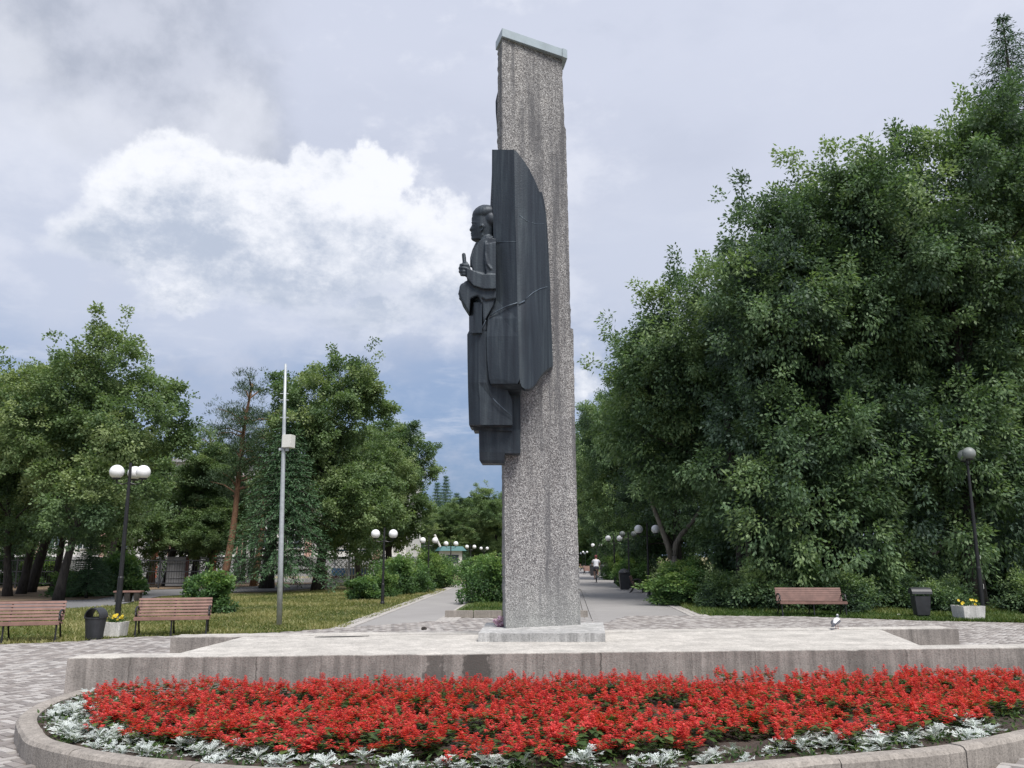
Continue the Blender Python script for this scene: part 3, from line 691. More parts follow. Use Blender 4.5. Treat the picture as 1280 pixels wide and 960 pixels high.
# rim plate between the wing and the stone
rim = []
for py, x0, x1 in ((240, 671, 677.5), (252, 675, 680.5), (266, 678.2, 682.6), (285, 680.4, 684.2), (310, 682, 685.6), (340, 683, 686.8), (360, 684, 688.2), (361, 684, 687.4), (400, 685.4, 689), (430, 686.6, 690.3), (457, 687, 691.2), (462, 680, 686)):
    rim.append((py, [(x0, 12.82+.012*(x0-670)), (x1, 12.82+.012*(x1-670))]))
relief('mantle_rim', rim, M_BRONZE_D, .35, sub=6)
# seams, raised welds between cast sheets
def weld(pts, r=.009, name='weld_seam'):
    mb = MB(); mb.tube([onY(*p) for p in pts], r, 6); return mb.build(name, M_BRONZE_L, mon, origin=MO, smooth=True)
def wingY(x): full = (x-643)/46; return YF + .589*max(0, full) - .16*sin(pi*min(1, max(0, full)))
weld([(612, 395.5, YF+.11), (622, 388.5, YF+.08), (634, 382.5, YF+.045), (646.8, 378.5, YF-.012)])
weld([(649, 380, wingY(649)-.012), (656, 376, wingY(656)-.012)], .014)
weld([(656, 375, wingY(656)-.006), (666, 366, wingY(666)-.006), (675, 361, wingY(675)-.006), (684, 358.5, wingY(684)-.006)], .007)
weld([(649, 269, wingY(649)-.002), (658, 276, wingY(658)-.002), (668, 279.5, wingY(668)-.002), (680, 279.5, wingY(680)-.002)], .005)
weld([(616.5, 303, YF+.16), (631, 302, YF+.08), (645, 302, YF)], .004)
# underside block below the mantle, slanting back
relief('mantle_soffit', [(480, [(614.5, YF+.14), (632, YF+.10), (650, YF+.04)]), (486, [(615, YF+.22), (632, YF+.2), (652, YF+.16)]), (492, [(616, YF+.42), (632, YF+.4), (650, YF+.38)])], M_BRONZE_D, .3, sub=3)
# standing coat below the figure
relief('coat_skirt', [(414, [(586, 12.42), (598, 12.28), (606, 12.26), (612, 12.25)]), (418, [(584, 12.42), (598, 12.28), (606, 12.26), (614, 12.26)]), (450, [(584.3, 12.42), (598, 12.28), (607, 12.26), (622, 12.3)]),
 (478, [(584.8, 12.42), (598, 12.28), (607, 12.27), (630, 12.34)]), (500, [(585.3, 12.43), (600, 12.29), (616, 12.31), (640, 12.38)]), (531, [(586.3, 12.44), (600, 12.30), (618, 12.33), (640.5, 12.40)])], M_BRONZE, .40, sub=12)
weld([(607, 400, 12.23), (603.5, 408, 12.24), (600, 414, 12.25), (588, 418, 12.35)], .007)
weld([(616, 498, 12.27), (626, 508, 12.30), (640, 520, 12.36)], .006, 'soffit_shadow_edge')  # thin added bead drawing the edge of the soffit's shadow on the coat
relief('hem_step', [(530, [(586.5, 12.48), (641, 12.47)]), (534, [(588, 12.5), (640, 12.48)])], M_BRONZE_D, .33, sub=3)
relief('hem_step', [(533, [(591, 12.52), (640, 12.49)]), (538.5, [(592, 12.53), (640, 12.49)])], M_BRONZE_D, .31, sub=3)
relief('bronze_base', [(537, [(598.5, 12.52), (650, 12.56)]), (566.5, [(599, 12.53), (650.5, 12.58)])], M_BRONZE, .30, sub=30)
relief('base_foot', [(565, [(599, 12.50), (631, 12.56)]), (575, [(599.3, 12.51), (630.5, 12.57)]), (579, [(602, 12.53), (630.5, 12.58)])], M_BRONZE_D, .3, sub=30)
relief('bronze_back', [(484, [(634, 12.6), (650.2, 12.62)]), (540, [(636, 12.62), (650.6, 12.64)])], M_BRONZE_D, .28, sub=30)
# bronze sheets seen beyond, on the pillar's far side
relief('far_mantle_edge', [(217, [(614.8, 12.7), (620, 12.72)]), (258, [(612.8, 12.7), (620, 12.72)]), (300, [(611, 12.7), (620, 12.72)])], mat_plain('lighter_bronze_sheet', (.17, .185, .205), .6, .2), .12, sub=12)
relief('banner_fragment', [(113, [(622.6, 13.25), (627, 13.2)]), (121, [(620.6, 13.25), (627, 13.2)]), (127, [(619.4, 13.25), (627, 13.2)]), (140, [(619.6, 13.25), (627, 13.2)]), (160, [(621.4, 13.25), (627, 13.2)]), (162, [(621.0, 13.25), (627, 13.2)]), (172, [(623.4, 13.25), (627, 13.2)]), (181, [(625, 13.25), (627, 13.2)])], M_BRONZE_D, .2, sub=6)

def remeshed(name, build_fn, mat, voxel, parent, origin, smooth_it=2):
    """union of overlapping volumes turned into one continuous surface"""
    mb = MB(); build_fn(mb); me = bpy.data.meshes.new(name); me.from_pydata([Vector(v)-Vector(origin) for v in mb.v], [], mb.f); me.update()
    o = bpy.data.objects.new(name, me); col.objects.link(o)
    m = o.modifiers.new('r', 'REMESH'); m.mode = 'VOXEL'; m.voxel_size = voxel; m.use_smooth_shade = True
    if smooth_it: s_ = o.modifiers.new('s', 'SMOOTH'); s_.iterations = smooth_it; s_.factor = .5
    dg = bpy.context.evaluated_depsgraph_get(); new = bpy.data.meshes.new_from_object(o.evaluated_get(dg)); new.name = name
    bpy.data.objects.remove(o); new.materials.clear(); new.materials.append(mat)
    new.polygons.foreach_set('use_smooth', [True]*len(new.polygons))
    return link(name, new, None, parent)
SC = 12.6/1064       # metres per picture unit at the figure
def figure(mb):
    def q(px, py, Y): return onY(px, py, Y)
    def slab(pts, ya, yb):
        a_ = [q(x, y, ya) for x, y in pts]; b_ = [Vector((p.x, yb, p.z)) for p in a_]; n_ = len(pts)
        mb.add(a_ + b_, [tuple(range(n_)), tuple(range(n_, 2*n_))[::-1]] + [(i, n_+i, n_+(i+1) % n_, (i+1) % n_) for i in range(n_)])
    def cap_(pts, fl=1.0, n=14):
        P = [q(*p[:3]) for p in pts]; r = [p[3]*SC for p in pts]
        mb.tube(P, r, n, True, fl)
        for p_, r_ in ((P[0], r[0]), (P[-1], r[-1])): mb.sphere(p_, r_*.99, 14, 10)
    Yc = 12.42
    # head: profile loft, looking left; rows of (py, front px, back px)
    hp = [(256.5, 603, 612), (258.5, 598, 616), (261.5, 594, 619), (265, 591.3, 621), (269, 590, 622), (270.5, 590.3, 622), (273, 589.3, 622.2), (277, 589.4, 622), (279.5, 590.2, 621.5), (281, 589.8, 621), (284, 588.2, 620.5), (286.5, 586.6, 619.5), (288, 586.3, 619),
          (289.3, 588.4, 618.5), (291, 588.6, 618), (292.3, 587.7, 618), (293.4, 588.9, 617.5), (294.6, 587.9, 617), (296, 589.2, 616.5), (298, 588.5, 616), (300, 589.4, 615.5), (301.5, 592.5, 615)]
    V = []; n = 28; Fs = []
    for py, a, b in hp:
        cx = 604.5; top_t = min(1, max(.05, (py-256)/12)); hw = (11.2*sqrt(top_t) if py < 285 else 11.2 - (py-285)*.22)*SC
        for k in range(n):
            th = 2*pi*k/n; c, s_ = cos(th), sin(th)
            if c > 0: x = cx+(b-cx)*c; w = s_*hw
            else:
                # the nose, lips and chin stand out only near the mid line
                base_f = 591.0 if 268 < py < 300 else a
                base_f = max(base_f, a); sharp = max(0, -c)**10
                x = cx + (base_f-cx)*(-c) + (a-base_f)*sharp; w = s_*hw
            p = q(x, py, Yc); V.append((p.x, Yc+w, p.z))
    m = len(hp)
    for i in range(m-1):
        for k in range(n): Fs.append((i*n+k, (i+1)*n+k, (i+1)*n+(k+1) % n, i*n+(k+1) % n))
    Fs += [tuple(range(n)), tuple(range((m-1)*n, m*n))[::-1]]
    mb.add(V, Fs)
    # hair: a smooth cap with an edge over the brow, full at the nape
    def egg(px, py, rx, ry, rw, dy=0, tilt=0):
        c = q(px, py, Yc+dy); t_ = MB().sphere((0, 0, 0), 1, 22, 16); ct, st_ = cos(tilt), sin(tilt)
        mb.add([(c.x+(v[0]*rx*ct+v[2]*ry*st_)*SC, c.y+v[1]*rw*SC, c.z+(-v[0]*rx*st_+v[2]*ry*ct)*SC) for v in t_.v], t_.f)
    egg(607, 268, 17.0, 11.4, 13.4, 0, R(-12)); egg(613, 276, 11, 14, 13.0)
    cap_([(589.6, 278.4, Yc-.03, .8), (592.6, 277.8, Yc-.075, .9), (596.5, 278.4, Yc-.105, .7)])           # brow
    mb.sphere(q(592.6, 281.0, Yc-.072), 1.1*SC, 10, 8)                                                 # eye
    cap_([(600.8, 282.5, Yc-.135, 1.0), (602.6, 281, Yc-.145, 1.0), (604, 283.4, Yc-.145, 1.0), (602.8, 287, Yc-.14, .9), (601.4, 288.4, Yc-.13, .9)])  # ear
    cap_([(598, 297.5, Yc-.05, 2.0), (603, 294, Yc-.085, 2.2)])                                        # jaw
    # neck, collar
    cap_([(606, 292, Yc, 8.0), (606.5, 301, Yc, 8.2), (609, 308, Yc, 10)])
    cap_([(597.5, 304, Yc-.07, 1.5), (602, 301.5, Yc-.11, 1.7), (608, 299, Yc-.13, 1.8), (615, 297, Yc-.13, 1.8)])
    # chest and shoulders
    cap_([(610.5, 305, Yc, 12.5), (606.8, 313, Yc, 14.6), (605, 322, Yc, 16), (605, 333, Yc, 16.5), (605, 350, Yc, 17), (604, 372, Yc+.02, 16), (603, 395, Yc+.04, 16), (603, 416, Yc+.04, 16.5)], .9, 20)
    slab([(599, 300.5), (608, 296), (620, 298), (620, 346), (604, 345), (592, 339), (589.5, 332), (590, 321), (593.5, 310)], Yc-.225, Yc+.1)   # coat, cut in planes
    slab([(606, 305), (620, 302), (620, 344), (608, 344), (605, 325)], Yc-.275, Yc)                          # near sleeve
    slab([(583, 334), (592, 338), (604, 342.5), (620, 343), (620, 361), (604, 361), (592, 357), (583.5, 348)], Yc-.295, Yc)  # broad forearm sleeve
    slab([(575, 357.5), (583, 351), (596, 355), (620, 360), (620, 373), (607, 375), (598, 368.5), (588, 373), (586.5, 391), (577.5, 377), (573, 365)], Yc-.245, Yc+.05)   # hanging cuff
    slab([(603, 370), (620, 366), (616.5, 382), (609.5, 394), (604, 404)], Yc-.215, Yc)
    cap_([(595.8, 303.5, Yc-.05, 1.5), (591.5, 313, Yc-.05, 1.6), (589.2, 322, Yc-.06, 1.7), (589, 333, Yc-.06, 1.7)])   # coat front edge
    cap_([(598.5, 304, Yc-.13, 1.3), (596.5, 312, Yc-.16, 1.3), (593.3, 320, Yc-.18, 1.2), (593, 328, Yc-.19, 1.2)])       # lapel
    cap_([(607, 303, Yc-.23, 1.1), (606.5, 318, Yc-.27, 1.1), (609, 330, Yc-.28, 1.1), (613.5, 336, Yc-.28, 1.2)])         # sleeve fold
    # near forearm carried across to the raised fist
    cap_([(613, 350, Yc-.10, 8.2), (606, 350, Yc-.17, 8.0), (597, 347.5, Yc-.18, 7.4), (588, 344, Yc-.17, 6.0), (583, 339.5, Yc-.14, 5.2)])
    # fist: palm, four curled fingers, thumb
    cap_([(583, 341, Yc-.14, 5.2), (580, 336, Yc-.13, 6.2)])
    for i, (fx, fy) in enumerate(((577.0, 331.2), (575.8, 335.2), (576.0, 339.4), (577.6, 343.2))):
        r = (2.15, 2.3, 2.2, 1.9)[i]
        cap_([(582.5, fy+.6, Yc-.22, r), (578.6, fy, Yc-.225, r*1.03), (fx-.7, fy+.2, Yc-.16, r*1.06), (fx-.3, fy+.5, Yc-.09, r), (fx+3.8, fy+.8, Yc-.055, r*.9)])
    cap_([(586, 337, Yc-.20, 2.6), (584.6, 331.5, Yc-.215, 2.3), (582.5, 328.4, Yc-.20, 2.0)])             # thumb, raised against the held roll
    cap_([(579.7, 318.6, Yc-.13, 2.7), (581.2, 334, Yc-.15, 2.7)], 1.0, 8)                               # held roll
    # second hand and heavy hanging sleeve
    cap_([(580.5, 360, Yc-.04, 6.6), (581, 368, Yc-.04, 6.8), (583.5, 377, Yc, 5.6), (587, 387, Yc+.02, 3.4)])
    cap_([(584, 356, Yc-.03, 5.2), (594, 358, Yc-.06, 8), (604, 361, Yc-.08, 8.5)])
    cap_([(587, 352.5, Yc-.215, 1.3), (596, 355.5, Yc-.275, 1.3), (608, 357.5, Yc-.28, 1.2)])
    for k in range(3): cap_([(575.2+k*.3, 366+k*3.6, Yc-.06, 2.2), (574.6+k*1.4, 367.5+k*3.6, Yc, 2.2)])
    # folds
    cap_([(588, 365, Yc-.13, 2.0), (594, 367, Yc-.2, 2.2), (600, 371, Yc-.22, 2.0), (602, 378, Yc-.22, 1.2)])
remeshed('bronze_figure', figure, M_BRONZE, .0115, mon, MO, 1)
relief('figure_leg', [(378, [(586.2, 12.40), (592, 12.24), (603, 12.20)]), (416, [(586.3, 12.40), (592, 12.25), (602, 12.21)])], M_BRONZE, .3, sub=20)

# ------------------------------------------------------------------ plants
def leaves(C, D, n, spread, ll, lw, droop, tint, tvar=.10, flat=.5, up=.5):
    """n small rhombic leaves round each centre C (k,3), pointing along D"""
    k = len(C); Ce = np.repeat(C, n, 0); De = np.repeat(D, n, 0)
    off_ = rng.normal(0, 1, (k*n, 3)); off_ = unit(off_)*(rng.uniform(0, 1, (k*n, 1))**.5)*spread; off_[:, 2] *= flat
    P = Ce + off_
    d = unit(De*.8 + unit(off_)*.7 + rng.normal(0, .45, (k*n, 3)) + np.array([0, 0, -droop]))
    up_ = unit(np.array([0, 0, up]) + rng.normal(0, .5, (k*n, 3)) + De*.25)
    s = unit(np.cross(d, up_)); L = ll*rng.uniform(.65, 1.3, (k*n, 1)); W = lw*rng.uniform(.7, 1.25, (k*n, 1))
    nn = np.cross(s, d)
    V = np.stack([P, P + d*L*.45 + s*W - nn*W*.25, P + d*L, P + d*L*.5 - s*W - nn*W*.25], 1).reshape(-1, 3)
    T = np.repeat(tint, n) + rng.normal(0, tvar, k*n)
    return V, np.clip(T, 0, 1)
def crown_centres(env, nsub, rs, ncl, top_bias=.15, shoots=.30, vz=.62):
    """env: ellipsoids (x,y,z,rx,ry,rz). Sub-crowns are scattered through them, clusters over the sub-crowns' outer shell"""
    E = np.array(env, float); w = E[:, 3]*E[:, 4]*E[:, 5]; w = w**.7; w /= w.sum()
    id_ = rng.choice(len(E), nsub, p=w); d = unit(rng.normal(0, 1, (nsub, 3))); d[:, 2] += top_bias; d = unit(d)
    r = rng.uniform(.35, 1.0, (nsub, 1))**.6 * rng.uniform(.78, 1.08, (nsub, 1))
    S = E[id_, :3] + d*r*E[id_, 3:6]*.86; out = unit(d/E[id_, 3:6])
    R_ = rs*rng.uniform(.6, 1.35, nsub)
    cd_ = unit(rng.normal(0, 1, (nsub, ncl, 3)) + out[:, None]*.75 + np.array([0, 0, .25]))
    rr = rng.uniform(.35, 1.1, (nsub, ncl, 1))**.5
    C = S[:, None] + cd_*rr*R_[:, None, None]*np.array([1.0, 1.0, vz])
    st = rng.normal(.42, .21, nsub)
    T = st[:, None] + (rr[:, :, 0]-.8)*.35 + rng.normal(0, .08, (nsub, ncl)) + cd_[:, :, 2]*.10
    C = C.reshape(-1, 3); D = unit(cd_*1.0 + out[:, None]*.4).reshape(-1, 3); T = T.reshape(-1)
    ns = int(nsub*shoots*10); k = rng.choice(nsub, ns); t = rng.uniform(.9, 1.75, ns)
    C2 = S[k] + out[k]*R_[k][:, None]*t[:, None] + np.array([0, 0, 1])*(rng.uniform(0, .5, ns)*R_[k])[:, None]; D2 = unit(out[k] + rng.normal(0, .4, (ns, 3)))
    return np.concatenate([C, C2]), np.concatenate([D, D2]), np.clip(np.concatenate([T, st[k]+.1]), 0, 1), S, R_
def limb_mesh(h, r0, S, lean=(0, 0), nl=14, name='trunk', forks=1, th=.62):
    mb = MB(); pts = []; rad = []
    for i in range(9):
        t = i/8; z = h*th*t
        pts.append((lean[0]*t + .10*sin(t*5+h), lean[1]*t + .08*cos(t*4+h)-.08, z-.1)); rad.append(r0*(1-.62*t)*(1.35 if i == 0 else 1.08 if i == 1 else 1))
    mb.tube(pts, rad, 10); br = MB()
    idx = rng.choice(len(S), min(nl, len(S)), replace=False)
    for j in idx:
        s = Vector(S[j]); t = min(.97, max(.28, (s.z*.72)/(h*th))); b = Vector(pts[0]).lerp(Vector(pts[-1]), t); k = min(8, int(t*8)); b = Vector(pts[k])
        mid = b.lerp(s, .5) + Vector((0, 0, -.25 if s.z < b.z else .25)); r = rad[k]*.42
        br.tube([b, b.lerp(mid, .6)+Vector((0, 0, .1)), mid, s.lerp(mid, .3), s], [r, r*.8, r*.6, r*.4, r*.15], 6)
    return mb, br
SEED = [100]
def reseed():
    global rng
    SEED[0] += 1; rng = np.random.default_rng(SEED[0]); random.seed(SEED[0])
def make_tree(name, label, cat, loc, env, nsub, rs, ncl, n, ll, lw, mat, bark, h, r0, lean=(0, 0), droop=.5, spread=.42, group=None, nl=16, flat=.5, th=.62, rz=0, vz=.62):
    reseed(); root = empty(name, label, cat, loc, rz, group)
    C, D, T, S, R_ = crown_centres(env, nsub, rs, ncl, vz=vz)
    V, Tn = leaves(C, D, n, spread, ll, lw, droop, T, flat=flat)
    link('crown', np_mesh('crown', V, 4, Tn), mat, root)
    mb, br = limb_mesh(h, r0, S, lean, nl, th=th)
    mb.build('trunk', bark, root, smooth=True); br.build('branches', bark, root, smooth=True)
    return root
def place_copy(src, loc, rz, s, label, group=None):
    c = copy_tree(src); c.location = loc; c.rotation_euler = (0, 0, rz); c.scale = s if hasattr(s, '__len__') else (s, s, s); c['label'] = label
    if group: c['group'] = group
    return c
def G(px, Y): return (onY(px, 700, Y).x, Y, 0)

# right-hand belt of broad, low-hanging maples
rt = 'broadleaf trees on the right'
t1 = make_tree('maple_tree', 'green broadleaf tree nearest the pillar on the right, crown sweeping to the ground', 'tree', G(898, 33.0),
  [(-.3, 0, 9.4, 2.9, 3.4, 4.0), (-1.8, .3, 7.8, 2.0, 3.0, 3.0), (1.9, .2, 8.8, 2.6, 3.2, 4.4), (-1.3, .6, 6.2, 2.7, 2.6, 2.4), (1.0, -.2, 4.6, 2.9, 2.6, 3.0), (1.5, -1.2, 2.2, 2.3, 1.5, 2.0)], 170, 1.0, 20, 38, .155, .040, M_LF_ELDER, M_BARK, 12, .22, (.3, 0), .65, .335, rt, flat=.85, vz=1.25)
t2 = make_tree('maple_tree', 'tall green broadleaf tree behind the right bench, second from the pillar', 'tree', G(1035, 29.5),
  [(.8, 0, 10.7, 2.5, 3.2, 4.1), (-1.4, -.3, 8.9, 2.4, 3.0, 4.2), (2.0, 0, 10.4, 2.9, 3.0, 5.0), (0, -.8, 4.4, 4.6, 2.8, 2.9), (-.6, -1.9, 2.2, 4.0, 1.4, 2.2)], 190, 1.0, 20, 38, .155, .040, M_LF_ELDER, M_BARK, 15, .30, (.3, 0), .7, .335, rt, flat=.85, vz=1.25)
t3 = make_tree('maple_tree', 'tallest green broadleaf tree at the right edge, over the white planter', 'tree', G(1215, 29.0),
  [(.8, 0, 12.6, 4.3, 3.8, 4.8), (-1.9, -.2, 11.9, 2.8, 3.4, 4.6), (2.8, -.3, 9.2, 3.6, 3.4, 5.2), (-.6, .2, 4.9, 4.4, 2.6, 3.0), (-1.2, -1.5, 2.4, 3.6, 1.3, 2.3)], 200, 1.05, 20, 38, .155, .040, M_LF_ELDER, M_BARK, 17, .32, (.2, 0), .7, .335, rt, flat=.85, vz=1.25)
t2.scale.z = 1.06; t3.scale.z = 1.05
place_copy(t2, G(955, 38), 2.2, (1.0, 1.0, .86), 'broadleaf tree filling the gap behind the first two on the right')
place_copy(t3, G(1120, 38.5), 1.2, (1.0, 1.0, 1.0), 'broadleaf tree standing in the second row above the right bench')
place_copy(t2, G(1330, 33), 4.0, (1.05, 1.05, .95), 'broadleaf tree partly cut by the right edge of the view')
place_copy(t1, G(800, 62), 2.8, (1.05, 1.05, 1.08), 'broadleaf tree over the far part of the right path')
place_copy(t1, G(757, 84), .8, (1.0, 1.0, 1.22), 'broadleaf tree just right of the pillar, far down the right path')
place_copy(t2, G(850, 48), 3.9, (.9, .9, .90), 'broadleaf tree in the second row above the far lamps on the right')
place_copy(t3, G(770, 110), 1.9, (1.1, 1.1, .9), 'far broadleaf tree closing the right path')
place_copy(t2, G(1010, 60), 5.2, (1.6, 1.4, 1.0), 'broadleaf tree deep inside the grove on the right')
place_copy(t3, G(1190, 56), 3.2, (1.7, 1.5, .95), 'broadleaf tree deep inside the grove at far right')

# left-hand lindens
l1 = make_tree('linden_tree', 'large olive green linden over the left benches', 'tree', G(82, 34.0),
  [(1.3, 0, 8.6, 2.4, 3.0, 3.2), (-.7, 0, 7.4, 2.9, 3.2, 2.9), (2.7, 0, 6.9, 2.0, 2.8, 3.0), (1.2, -.6, 4.2, 4.4, 2.8, 1.6)], 104, .88, 22, 38, .125, .045, M_LF_LINDEN, M_BARK, 10.5, .19, (.6, 0), .35, .30, 'lindens on the left', flat=.75, vz=.95)
l1.scale = (.95, .95, .93)
l2 = make_tree('linden_tree', 'tall linden with a leaning top behind the steel mast', 'tree', G(400, 43.0),
  [(-1.1, 0, 8.4, 2.3, 2.5, 3.5), (1.0, 0, 9.2, 1.9, 2.3, 2.9), (0, 0, 5.4, 3.3, 3.0, 3.2), (1.2, 0, 3.6, 3.2, 2.8, 2.0)], 100, .84, 22, 38, .135, .048, M_LF_LINDEN, M_BARK, 11.5, .26, (.3, 0), .35, .30, 'lindens on the left', flat=.75, vz=.95)
place_copy(l2, G(487, 57), 2.4, (1.0, 1.0, .92), 'linden at the right end of the left grove, above the path lamps')
place_copy(l1, G(448, 50), 3.0, (.85, .85, .80), 'linden between the mast and the path lamps')
place_copy(l1, G(10, 37), 2.6, (.9, .9, .84), 'linden at the left edge of the view above the first bench')
place_copy(l1, G(222, 54), 1.1, (.8, .8, .64), 'linden above the grey kiosk')
place_copy(l2, G(140, 47), .6, (.85, .85, .72), 'linden behind the globe lamp on the left')
place_copy(l2, G(262, 50), 5.0, (.8, .8, .70), 'slim linden left of the pine')
place_copy(l2, G(592, 105), 1.4, (1.3, 1.2, .76), 'far linden left of the pillar at the end of the path')
place_copy(l1, G(622, 100), 4.4, (1.1, 1.0, .82), 'far linden half hidden by the pillar')
place_copy(l1, G(545, 98), .4, (1.0, 1.0, .66), 'far linden behind the left path lamps')
place_copy(l2, G(-60, 44), 2.0, (1.1, 1.1, .85), 'linden just outside the left edge of the view')

# trees closing the view far down both paths
for k, px in enumerate((505, 560, 640, 690, 715, 738, 762, 800, 850)):
    place_copy(l2 if k % 2 else l1, G(px, 150+8*(k % 3)), k*1.7, (1.5, 1.3, (.72, .8, .66)[k % 3] if px < 700 else .92), ('%s of the nine distant trees closing the ends of the two paths' % ('leftmost', 'second from the left', 'third from the left', 'fourth from the left', 'middle one', 'fourth from the right', 'third from the right', 'second from the right', 'rightmost')[k]), 'distant trees at the ends of the paths')
# conifers
def make_spruce(name, label, loc, h, r, z0, mat, seed, group=None, nwh=26, leafn=16, spr=.30):
    root = empty(name, label, 'tree', loc, 0, group); C = []; D = []; T = []; br = MB()
    for i in range(nwh):
        t = i/(nwh-1); z = z0 + (h-z0-.15)*t; rr = r*(1-t)**.85 + .12; nb = 9 if t < .7 else 6
        for b in range(nb):
            a = 2*pi*b/nb + i*.9 + random.uniform(-.2, .2); L_ = rr*random.uniform(.75, 1.12)
            for s in np.arange(.15, 1.01, .28/max(.5, L_)*.8):
                x = L_*s; zz = z + .10*L_*sin(s*2.2) - .30*L_*s*s*(1-t*.8)
                C.append((cos(a)*x, sin(a)*x, zz)); D.append((cos(a), sin(a), -.25)); T.append(.35+.35*s*random.uniform(.6, 1.2))
            br.tube([(0, 0, z), (cos(a)*L_*.5, sin(a)*L_*.5, z+.05*L_), (cos(a)*L_, sin(a)*L_, z-.28*L_*(1-t*.8))], [.035*(1-t)+.01, .02, .006], 4)
    C = np.array(C); D = unit(np.array(D))
    V, Tn = leaves(C, D, leafn, spr, .17, .022, .35, np.array(T), flat=.4)
    link('crown', np_mesh('crown', V, 4, Tn), mat, root)
    MB().tube([(0, 0, -.1), (0, 0, h*.5), (0, 0, h-.1)], [.022*h*.8, .012*h, .01], 8).build('trunk', M_BARK, root, smooth=True)
    stuff(br.build('branches', M_BARK, root)); return root
sp1 = make_spruce('spruce_tree', 'dark low-skirted spruce just right of the steel mast', G(352, 40.5), 8.6, 2.9, .9, M_NEEDLE, 1, 'spruces in the park')
sp2 = make_spruce('spruce_tree', 'very tall spruce rising above the trees at the right edge', G(1338, 36), 26.5, 6.2, 11.0, M_NEEDLE, 2, 'spruces in the park', nwh=30, leafn=22, spr=.30)
place_copy(sp1, G(14, 50), 2.0, (.9, .9, 1.5), 'spruce at the far left edge behind the lindens')
place_copy(sp1, G(112, 35.5), .5, (.42, .42, .28), 'small young spruce beside the globe lamp')
for k, (px, Y, s, z, lb) in enumerate(((545, 118, 1.1, 1.35, 'leftmost of the far spruces at the end of the left path'), (556, 122, 1.1, 1.5, 'far spruce right of the path lamps, tallest of the three'), (570, 126, 1.2, 1.25, 'rightmost of the far spruces at the end of the left path'))):
    place_copy(sp1, G(px, Y), k*1.3, (s, s, z), lb)
# scots pine
def make_pine(loc, h, lab, lean):
    root = empty('pine_tree', lab, 'tree', loc)
    pts = [(lean*t*1.0 + .12*sin(t*6), 0, h*t-.1) for t in np.linspace(0, 1, 9)]
    MB().tube(pts, [.20*(1-.75*t) for t in np.linspace(0, 1, 9)], 9).build('trunk', M_BARKP, root, smooth=True)
    C = []; D = []; T = []; br = MB()
    for i in range(34):
        t = random.uniform(.42, 1.0); k = t*8; b = Vector(pts[int(k)]).lerp(Vector(pts[min(8, int(k)+1)]), k-int(k))
        a = random.uniform(0, 2*pi); L_ = random.uniform(1.0, 2.5)*(1.15-t*.6); e = b + Vector((cos(a)*L_, sin(a)*L_, random.uniform(.1, .8)))
        br.tube([b, b.lerp(e, .5)+Vector((0, 0, .15)), e], [.05, .03, .012], 5)
        for j in range(22):
            q = b.lerp(e, random.uniform(.45, 1.1)) + Vector((random.gauss(0, .32), random.gauss(0, .32), random.gauss(.05, .16)))
            C.append(tuple(q)); D.append((cos(a)*.4, sin(a)*.4, .8)); T.append(random.uniform(.3, .8))
    V, Tn = leaves(np.array(C), unit(np.array(D)), 26, .26, .15, .014, -.1, np.array(T), flat=.6)
    link('crown', np_mesh('crown', V, 4, Tn), M_PINE, root); br.build('branches', M_BARKP, root); return root
pn = make_pine(G(279, 43), 10.4, 'scots pine with an orange brown bare trunk beside the round bush', .95)
place_copy(pn, G(192, 52), 2.0, (.9, .9, .8), 'scots pine with a reddish trunk left of the grey kiosk')
place_copy(pn, G(266, 50), 4.0, (.8, .8, .85), 'scots pine with a thin orange trunk left of the taller pine')
place_copy(pn, G(318, 50), 1.0, (1.1, 1.1, 1.0), 'scots pine whose crown overlaps the tall linden by the mast')

# bare trunks standing in the left grove
def bare(px, py, top_px, h, r, lab):
    g = at(px, py); t = onY(top_px, 690, g.y)
    root = empty('tree_trunk', lab, 'tree', (g.x, g.y, 0), 0, 'trunks in the left grove')
    lx = (top_px-px)/F*g.y*h/3.2
    mb = MB(); mb.tube([(lx*t_, .03*sin(t_*5), h*t_-.1) for t_ in np.linspace(0, 1, 7)], [r*(1.3 if k == 0 else 1-.06*k) for k in range(7)], 9)
    mb.build('trunk', M_BARK, root, smooth=True)
    b = MB(); C = []; T = []
    for k in range(7):
        a = random.uniform(0, 2*pi); z = h*random.uniform(.6, .98); x0 = lx*z/h; e = Vector((x0+cos(a)*1.5, sin(a)*1.5, z+random.uniform(.2, 1.0)))
        b.tube([(x0, 0, z), Vector((x0, 0, z)).lerp(e, .5)+Vector((0, 0, .1)), e], [r*.35, r*.22, .01], 5)
        for _ in range(14): C.append(tuple(Vector((x0, 0, z)).lerp(e, random.uniform(.5, 1.1))+Vector((random.gauss(0, .4), random.gauss(0, .4), random.gauss(0, .3))))); T.append(random.uniform(.2, .6))
    stuff(b.build('branches', M_BARK, root))
    C = np.array(C); V, Tn = leaves(C, unit(rng.normal(0, 1, C.shape)), 20, .35, .15, .055, .3, np.array(T)); link('crown', np_mesh('crown', V, 4, Tn), M_LF_LINDEN, root)
